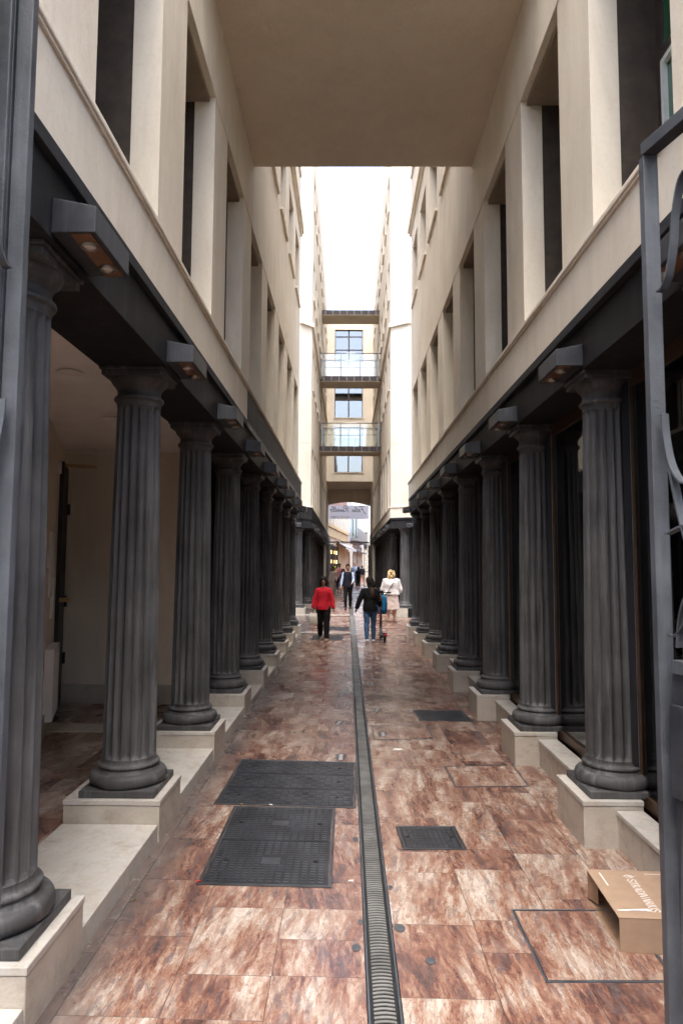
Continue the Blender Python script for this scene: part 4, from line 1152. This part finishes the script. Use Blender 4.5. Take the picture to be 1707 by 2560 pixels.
def remesh(m, name, mat, parent, vox=.012, smooth=4, fold=0):
    me = m.mesh(name); o = bpy.data.objects.new('t', me); COL.objects.link(o)
    r = o.modifiers.new('r', 'REMESH'); r.mode = 'VOXEL'; r.voxel_size = vox; r.use_smooth_shade = True
    if smooth: q = o.modifiers.new('s', 'SMOOTH'); q.iterations = smooth; q.factor = .5
    if fold: q = o.modifiers.new('d', 'DISPLACE'); q.texture = FOLD; q.strength = fold; q.mid_level = .5
    dg = bpy.context.evaluated_depsgraph_get()
    nm = bpy.data.meshes.new_from_object(o.evaluated_get(dg)); bpy.data.objects.remove(o)
    nm.materials.clear(); nm.materials.append(MATS[mat]); nm.name = name
    return link(name, nm, parent)
def lerp(a, b, t): return a + (b - a) * t
class Fig:
    """pose: legs (thigh, knee) and arms (swing, outward, elbow) in degrees for the figure's right (-X... facing -Y) and left side"""
    def __init__(s, legs, arms, girth=1.0, turn=0, shw=1.0, nod=0):
        s.g = girth; s.turn = R(turn); s.nod = R(nod)
        s.leg = []; s.arm = []
        for sd, (a, k) in zip((-1, 1), legs):
            a, k = R(a), R(k); h = Vector((sd * .088 * girth ** .5, 0, .92))
            kn = h + Vector((sd * .005, -math.sin(a), -math.cos(a))) * .43; an = kn + Vector((0, -math.sin(a - k), -math.cos(a - k))) * .415
            s.leg.append((h, kn, an, a - k))
        low = min(an.z - .075 + (-.03 if an_a < -.3 else 0) for _, _, an, an_a in s.leg)
        s.off = -low
        for sd, (sw, ou, el, inn) in zip((-1, 1), arms):
            sw, ou, el, inn = map(R, (sw, ou, el, inn)); sh = Vector((sd * .172 * girth ** .6 * shw, 0, 1.385 - (1 - shw) * .12))
            d = Vector((sd * math.sin(ou), -math.sin(sw) * math.cos(ou), -math.cos(sw) * math.cos(ou)))
            e = sh + d * .275; q = sw + el
            f = Vector((sd * math.sin(ou - inn), -math.sin(q) * math.cos(ou - inn), -math.cos(q) * math.cos(ou - inn)))
            s.arm.append((sh, e, e + f * .245, f))
    def up(s, p): return Vector(p) + Vector((0, 0, s.off))
    def torso(s, m, inf=0, z0=.84, z1=1.46, hem=0):
        g = s.g
        prof = [(.84, .15, .11), (.93, .165, .12), (1.03, .148, .112), (1.12, .14, .108), (1.24, .155, .118), (1.33, .165, .112), (1.40, .15, .088), (1.45, .085, .065), (1.48, .058, .056)]
        pts = []; rr = []
        for z, a, b in prof:
            if z0 - .001 <= z <= z1 + .001:
                e = hem * max(0, (1.2 - z) / .36)
                pts.append(s.up((0, .006, z))); rr.append((a * g + inf + e, b * g + inf + e))
        m.tube(pts, rr, 20)
    def legm(s, m, i, inf=0, end=1.0, flare=0):
        h, k, a, _ = s.leg[i]; g = s.g ** .8
        pts = [h + Vector((0, 0, .03)), h, lerp(h, k, .5), k, lerp(k, a, .3), lerp(k, a, .7), a]
        rr = [.088 * g, .088 * g, .076 * g, .057 * g, .057 * g, .043, .036]
        n = len(pts); keep = n if end >= 1 else max(3, int(n * end))
        m.tube([s.up(p) for p in pts[:keep]], [r + inf + flare * max(0, j - 2) / 4 for j, r in enumerate(rr[:keep])], 14)
    def foot(s, m, i, inf=0, heel=0):
        _, _, a, ang = s.leg[i]; t = max(-.9, min(.5, ang)); c = math.cos; d = Vector((0, -c(t * .8), -math.sin(-t * .8) if t < 0 else 0)).normalized()
        if t < 0: d = Vector((0, -c(t), math.sin(t))).normalized()
        h = a + Vector((0, .035, -.05)); toe = h + d * .2
        m.tube([s.up(h - d * .0), s.up(lerp(h, toe, .35)), s.up(lerp(h, toe, .75)), s.up(toe)], [(.034 + inf, .032 + inf), (.036 + inf, .034 + inf), (.042 + inf, .026 + inf), (.03 + inf, .018 + inf)], 12)
        m.tube([s.up(a), s.up(h)], [.036 + inf, .034 + inf], 10)
    def armm(s, m, i, inf=0, end=1.0, cuff=0):
        sh, e, w_, f = s.arm[i]; g = s.g ** .7
        root_ = lerp(sh, Vector((0, 0, 1.37)), .35)
        pts = [root_, sh, lerp(sh, e, .5), e, lerp(e, w_, .45), w_]; rr = [.05 * g, .05 * g, .047 * g, .04 * g, .037 * g, .026]
        k = 6 if end >= 1 else max(3, int(round(6 * end)))
        m.tube([s.up(p) for p in pts[:k]], [r + inf + cuff * max(0, j - 2) / 3 for j, r in enumerate(rr[:k])], 14)
    def hand(s, m, i, curl=.5):
        sh, e, w_, f = s.arm[i]; sd = -1 if i == 0 else 1
        f = f.normalized(); side = Vector((0, -1, 0)); side = (side - f * side.dot(f)).normalized(); nrm = f.cross(side)      # palm faces the thigh
        m.tube([s.up(w_ - f * .02), s.up(w_ + f * .03), s.up(w_ + f * .085)], [(.024, .024), (.032, .018), (.036, .016)], 10)
        inw = Vector((-sd, 0, 0)); inw = (inw - f * inw.dot(f)).normalized()
        for q, (o, L) in enumerate(((.029, .066), (.01, .076), (-.010, .07), (-.028, .055))):
            b = w_ + f * .08 + side * o; p1 = b + f * (L * .5) + inw * (L * .15 * curl); p2 = b + f * (L * .8) + inw * (L * .7 * curl)
            m.tube([s.up(b - f * .015), s.up(b), s.up(p1), s.up(p2)], [.0095, .0095, .0085, .007], 8)
        b = w_ + f * .03 + side * .03; m.tube([s.up(b - side * .012), s.up(b), s.up(b + side * .02 + f * .03), s.up(b + side * .016 + f * .055)], [.012, .011, .010, .008], 8)
    def hm(s):
        return Matrix.Rotation(s.turn, 3, 'Z') @ Matrix.Rotation(s.nod, 3, 'X')
    def hp(s, p): return s.up(Vector((0, -.005, 1.50)) + s.hm() @ Vector(p))
    def head(s, m):
        r = s.hm()
        m.tube([s.up((0, .01, 1.40)), s.up((0, 0, 1.46)), s.hp((0, -.008, .06))], [.062, .052, .05], 14)
        m.ball(s.hp((0, -.006, .135)), (.076, .096, .112), 18, 14, r); m.ball(s.hp((0, -.04, .062)), (.056, .056, .052), 14, 10, r)
        m.ball(s.hp((0, -.108, .11)), (.013, .02, .016), 8, 6, r); m.tube([s.hp((0, -.098, .145)), s.hp((0, -.114, .112))], [.009, .012], 8)
        for sd in (-1, 1): m.ball(s.hp((sd * .077, .01, .115)), (.012, .022, .032), 8, 6, r)
    def face(s, root, lips='lips'):
        m = MB()
        for sd in (-1, 1): m.ball(s.hp((sd * .031, -.0945, .132)), (.014, .008, .008), 8, 6, s.hm())
        m.build('eyes', 'eye', root)
        m = MB()
        for sd in (-1, 1): m.tube([s.hp((sd * .014, -.1, .156)), s.hp((sd * .046, -.091, .157))], [.005, .004], 6)
        m.build('eyebrows', 'hair_dark', root)
        m = MB(); m.ball(s.hp((0, -.094, .066)), (.024, .008, .008), 10, 6, s.hm()); m.build('mouth', lips, root)
def person(fig, label, loc, rz, height, skin='skin', voxel=.011, clothes=(), face=True, group=None, extra=None, cat='person'):
    root = empty('person', (loc[0], loc[1], G(*loc)), rz); k = height / 1.75; root.scale = (k, k, k)
    m = MB(); fig.torso(m); fig.head(m)
    for i in (0, 1): fig.legm(m, i); fig.foot(m, i); fig.armm(m, i); fig.hand(m, i)
    remesh(m, 'body', skin, root, voxel, 3)
    if face: fig.face(root)
    for nm, mat, fn in clothes:
        for q in (fn if isinstance(fn, list) else [fn]):
            m = MB(); q(m); remesh(m, nm, mat, root, voxel, 5, 0 if nm in ('shoe', 'sandal', 'hair') else .03)
    if extra: extra(root)
    tag(root, label, cat, group); return root
def C_top(fig, inf=.016, z0=.84, hem=0, sleeve=1.0, cuff=0, z1=1.45):
    def f(m):
        fig.torso(m, inf, z0, z1, hem)
        if sleeve > 0:
            for i in (0, 1): fig.armm(m, i, inf, sleeve, cuff)
    return f
def C_pants(fig, inf=.013, end=1.0, flare=0):
    def f(m):
        fig.torso(m, inf * .8, .84, .98)
        for i in (0, 1): fig.legm(m, i, inf, end, flare)
    return f
def C_shoes(fig, inf=.009): return [(lambda m, i=i: fig.foot(m, i, inf)) for i in (0, 1)]
def C_skirt(fig, z0, z1, r0, r1, wave=.02):
    def f(m):
        pts = []; rr = []
        for k in range(6):
            t = k / 5; z = lerp(z1, z0, t); pts.append(fig.up((0, .01 - .0 * t, z))); rr.append((lerp(r0[0], r1[0], t), lerp(r0[1], r1[1], t)))
        m.tube(pts, rr, 24)
    return f
def H_cap(fig, fringe=True, length=.0, bulk=1.0, bun=False):
    def f(m):
        r = fig.hm(); m.ball(fig.hp((0, .012, .155)), (.084 * bulk, .1 * bulk, .105 * bulk), 18, 12, r)
        m.ball(fig.hp((0, .05, .10)), (.078 * bulk, .065 * bulk, .1), 14, 10, r)
        if fringe: m.ball(fig.hp((0, -.075, .19)), (.062, .03, .032), 12, 8, r)
        if length:
            m.tube([fig.hp((0, .05, .14)), fig.hp((0, .07, .02)), fig.hp((0, .075, -length))], [(.08 * bulk, .055), (.088 * bulk, .05), (.06, .035)], 14)
            for sd in (-1, 1): m.tube([fig.hp((sd * .075, -.0, .16)), fig.hp((sd * .09, .01, .06)), fig.hp((sd * .085, .025, -min(length, .06)))], [.028, .03, .02], 10)
        if bun: m.ball(fig.hp((0, .1, .2)), .045, 12, 8)
    return f

# woman in the red blouse
f = Fig([(-6, 24), (9, 3)], [(3, 14, 8, 5), (3, 14, 10, 5)], 1.06, turn=0, shw=.97, nod=6)
person(f, 'woman in a red blouse and black trousers walking towards the camera', (-.612, 17.68), 0, 1.64, 'skin', .011,
       [('blouse', 'red_cloth', C_top(f, .012, .84, .028, .95, .018)), ('trousers', 'black_cloth', C_pants(f, .026, 1.0, .004)), ('shoe', 'tan_shoe', C_shoes(f)), ('hair', 'hair_dark', H_cap(f, True, .03, 1.12))])
tb = empty('tote_bag', (-.87, 17.62, G(-.87, 17.62) + .40))
m = MB(); m.tube([(0, 0, 0), (0, 0, .02), (.0, 0, .2), (.01, 0, .30)], [(.105, .03), (.115, .045), (.105, .04), (.085, .015)], 16); m.build('bag_body', 'white_bag', tb)
m = MB(); m.tube(spline([(-.06, 0, .29), (-.03, 0, .36), (.02, 0, .385), (.05, 0, .36), (.07, 0, .29)], 4), .006, 6); m.build('handle', 'white_bag', tb)
tag(tb, 'pale tote bag hanging from the hand of the red-bloused woman', 'bag')

# woman in black pushing an electric scooter, seen from behind
f = Fig([(7, 3), (-8, 8)], [(-2, 10, 58, -4), (-6, 24, 12, 6)], 1.0, turn=40, nod=10)
f.arm[0], f.arm[1] = f.arm[0], f.arm[1]
def jack_extra(root):
    m = MB(); m.tube([f.hp((0, .04, -.03)), f.hp((.03, .085, -.14)), f.hp((.03, .105, -.34))], [(.075, .06), (.06, .035), (.05, .025)], 14); m.build('scarf', 'scarf', root)
person(f, 'woman in a black jacket and jeans walking away beside an electric scooter', (.575, 17.37), R(180), 1.65, 'skin', .011,
       [('jacket', 'black_cloth', C_top(f, .03, .84, .012, 1.0, .006)), ('jeans', 'jeans', C_pants(f, .012, 1.0)), ('shoe', 'white_shoe', C_shoes(f, .012)), ('hair', 'hair_dark', H_cap(f, True, .06, 1.16))], extra=jack_extra)

sc = empty('electric_scooter', (.945, 17.42, G(.945, 17.42)), R(4))
m = MB().box(-.075, .075, .12, .62, .13, .18); m.build('deck', 'rubber_black', sc, .012)
for yy, nm in ((.0, 'rear'), (.86, 'front')):
    w_ = MB(); w_.v = []
    prof = []
    for k in range(24):
        a = 2 * math.pi * k / 24
    def ring(R0, r0, wd, n=28, q=10):
        mm = MB()
        for k in range(n):
            a = 2 * math.pi * k / n
            for j in range(q):
                b = 2 * math.pi * j / q; rr = R0 + r0 * math.cos(b); mm.v.append((wd * math.sin(b), rr * math.cos(a), rr * math.sin(a)))
        for k in range(n):
            for j in range(q):
                a0, a1 = k * q + j, k * q + (j + 1) % q; b0, b1 = ((k + 1) % n) * q + j, ((k + 1) % n) * q + (j + 1) % q
                mm.f.append((a0, a1, b1, b0)); mm.sm.append(True)
        return mm
    wh = ring(.092, .022, .026).build('wheel', 'rubber_black', sc, 0, (0, yy, .115))
    MB().tube([(-.03, 0, 0), (.03, 0, 0)], .07, 20).build('rim', 'dark_frame', wh)
fm = MB()
for k in range(8):
    a0, a1 = R(30 + 14 * k), R(44 + 14 * k)
    fm.box(-.045, .045, -.13 * math.cos(a0) * 1.0 - .02, -.13 * math.cos(a0) + .03, .115 + .13 * math.sin(a0) - .006, .115 + .13 * math.sin(a0) + .006)
fm.build('mudguard', 'rubber_black', sc)
MB().box(-.03, .03, -.155, -.135, .19, .235).build('tail_light', 'red_cloth', sc, .004)
MB().tube([(0, .60, .16), (0, .80, .24), (0, .86, .34)], [.035, .035, .03], 12).build('neck', 'dark_frame', sc)
MB().tube([(0, .86, .12), (0, .84, .36), (0, .76, 1.22)], [.034, .032, .028], 14).build('stem', 'rubber_black', sc)
MB().tube([(-.25, .75, 1.23), (0, .76, 1.235), (.25, .75, 1.23)], .014, 10).build('handlebar', 'rubber_black', sc)
for s_ in (-1, 1): MB().tube([(s_ * .15, .75, 1.23), (s_ * .26, .75, 1.23)], .02, 10).build('grip', 'rubber_black', sc)
MB().box(-.045, .045, .73, .78, 1.24, 1.28).build('display', 'dark_frame', sc, .006)
m = MB(); m.tube(spline([(0, .7, 1.1), (-.07, .62, .8), (-.05, .66, .5), (-.12, .6, .38), (-.03, .7, .3)], 6), .006, 6); m.build('cable', 'red_cloth', sc)
tag(sc, 'black electric scooter with a red tail light pushed by the woman in jeans', 'scooter')
bb = empty('blue_bag', (.92, 18.34, .62))
m = MB(); m.tube([(0, 0, .0), (0, 0, .04), (0, 0, .25), (0, 0, .44), (0, 0, .5)], [(.1, .05), (.135, .085), (.15, .1), (.13, .085), (.07, .04)], 18); m.build('bag_body', 'bag_blue', bb)
MB().tube(spline([(-.05, 0, .48), (-.03, 0, .56), (.03, 0, .56), (.05, 0, .48)], 4), .012, 8).build('strap', 'bag_blue', bb)
MB().box(-.07, .07, -.112, -.096, .1, .26).build('pocket', 'bag_blue', bb, .01)
tag(bb, 'blue bag hanging from the scooter handlebar', 'bag')

# blonde woman from behind
f = Fig([(2, 3), (-3, 3)], [(8, 14, 62, 16), (8, 14, 62, 16)], 1.26, turn=-28, nod=16)
def blonde_extra(root):
    random.seed(3); m = MB()
    for k in range(70):
        a = random.uniform(0, 2 * math.pi); z = random.uniform(-.10, .23); r = .085 * (1.15 - abs(z - .08) * 1.6)
        y = math.sin(a) * r + .03; x = math.cos(a) * r
        if y < -.055 and z < .15: continue
        m.ball(f.hp((x * 1.1, y, z)), random.uniform(.028, .042), 8, 6)
    remesh(m, 'hair', 'hair_blonde', root, .009, 1)
    m = MB(); m.tube(spline([f.up((-.13, .10, 1.44)), f.up((-.03, .215, 1.25)), f.up((.12, .235, 1.02)), f.up((.27, .12, .86))], 5), [.012] * 16, 8); m.build('bag_strap', 'black_cloth', root)
person(f, 'blonde woman in a cream blouse and beige skirt seen from behind', (1.525, 23.85), R(176), 1.79, 'skin', .012,
       [('blouse', 'cream_cloth', C_top(f, .05, .93, .03, .9, .05)), ('skirt', 'beige_cloth', C_skirt(f, .43, 1.0, (.22, .17), (.28, .22))), ('sandal', 'tan_shoe', C_shoes(f, .005))], face=False, extra=blonde_extra)

# man in the dark vest
f = Fig([(10, 4), (-7, 16)], [(6, 12, 10, 4), (14, 10, 52, 22)], 1.0, nod=0)
person(f, 'man in a navy vest over a light blue shirt walking towards the camera', (.02, 28.8), 0, 1.90, 'skin', .012,
       [('shirt', 'blue_shirt', C_top(f, .008, .93, 0, 1.0)), ('vest', 'navy_cloth', C_top(f, .034, .84, .0, 0)), ('trousers', 'black_cloth', C_pants(f, .016)), ('shoe', 'brown_shoe', C_shoes(f, .012)), ('hair', 'hair_dark', H_cap(f, True, 0, 1.04))])

# people farther down the alley and in the street
f = Fig([(10, 4), (-8, 12)], [(8, 8, 15, 0), (6, 8, 30, 10)], 1.05)
person(f, 'woman in a striped beige outfit walking with a dark bag, far left', (-.80, 38.8), 0, 1.6, 'skin', .016,
       [('blouse', 'stripe_cloth', C_top(f, .03, .84, .03, 1.0)), ('trousers', 'beige_cloth', C_pants(f, .03, 1.0, .01)), ('shoe', 'tan_shoe', C_shoes(f)), ('hair', 'hair_dark', H_cap(f, True, .08, 1.08))])
hb = MB(); hb.tube([(0, 0, 0), (0, 0, .03), (0, 0, .2), (0, 0, .24)], [(.09, .04), (.12, .06), (.11, .05), (.06, .02)], 12)
tag(hb.build('handbag', 'black_cloth', None, 0, (-.60, 38.7, G(-.6, 38.7) + .72)), 'black handbag at the side of the striped woman', 'bag')
f = Fig([(6, 3), (-6, 9)], [(25, 8, 70, 20), (6, 8, 15, 0)], 1.05)
person(f, 'man in a pink shirt and dark jeans behind the striped woman', (-.52, 44.6), R(10), 1.81, 'skin_dark', .016,
       [('shirt', 'pink_cloth', C_top(f, .018, .84, .01, .6)), ('jeans', 'jeans_dark', C_pants(f, .016)), ('shoe', 'brown_shoe', C_shoes(f, .01)), ('hair', 'hair_dark', H_cap(f, True, 0, 1.05))])
f = Fig([(8, 4), (-6, 8)], [(4, 8, 10, 0), (4, 8, 10, 0)], .9)
person(f, 'girl with long dark hair in a navy dress left of the vested man', (-.235, 38.5), 0, 1.5, 'skin', .016,
       [('dress', 'navy_cloth', C_top(f, .02, .84, .02, .6)), ('skirt', 'navy_cloth', C_skirt(f, .62, .95, (.17, .13), (.22, .18))), ('shoe', 'white_shoe', C_shoes(f, .008)), ('hair', 'hair_dark', H_cap(f, True, .22, 1.1))])
f = Fig([(4, 3), (-5, 6)], [(4, 9, 14, 0), (4, 9, 14, 0)], 1.12)
person(f, 'man in a pale blue shirt walking away down the street', (.585, 56.2), R(180), 1.93, 'skin', .018,
       [('shirt', 'blue_shirt', C_top(f, .03, .84, .02, .6)), ('trousers', 'jeans', C_pants(f, .016)), ('shoe', 'brown_shoe', C_shoes(f, .01)), ('hair', 'skin', H_cap(f, False, 0, 1.0))], face=False)
f = Fig([(9, 4), (-9, 14)], [(6, 9, 14, 0), (-4, 9, 14, 0)], .98)
person(f, 'woman in black with dark bag walking away, right of the vested man', (.85, 53.4), R(180), 1.62, 'skin', .018,
       [('top', 'black_cloth', C_top(f, .025, .84, .03, .6)), ('trousers', 'black_cloth', C_pants(f, .028, 1, .012)), ('shoe', 'black_cloth', C_shoes(f, .01)), ('hair', 'hair_dark', H_cap(f, True, .04, 1.1))], face=False)
f = Fig([(7, 3), (-7, 9)], [(6, 9, 14, 0), (6, 9, 14, 0)], 1.03)
person(f, 'man in a navy shirt and shorts walking away, farthest right', (1.37, 63.8), R(180), 1.72, 'skin', .018,
       [('shirt', 'navy_cloth', C_top(f, .02, .84, .01, .6)), ('shorts', 'stripe_cloth', C_pants(f, .03, .45)), ('shoe', 'white_shoe', C_shoes(f, .012)), ('hair', 'hair_dark', H_cap(f, True, 0, 1.05))], face=False)
f = Fig([(3, 3), (-3, 6)], [(5, 9, 14, 0), (5, 9, 14, 0)], 1.05)
person(f, 'person in a lime safety vest half hidden behind the striped woman', (-.86, 46.5), 0, 1.62, 'skin', .018,
       [('vest', 'lime', C_top(f, .03, .84, .01, .6)), ('trousers', 'navy_cloth', C_pants(f, .02)), ('shoe', 'black_cloth', C_shoes(f, .01)), ('hair', 'lime', H_cap(f, True, 0, 1.05))])
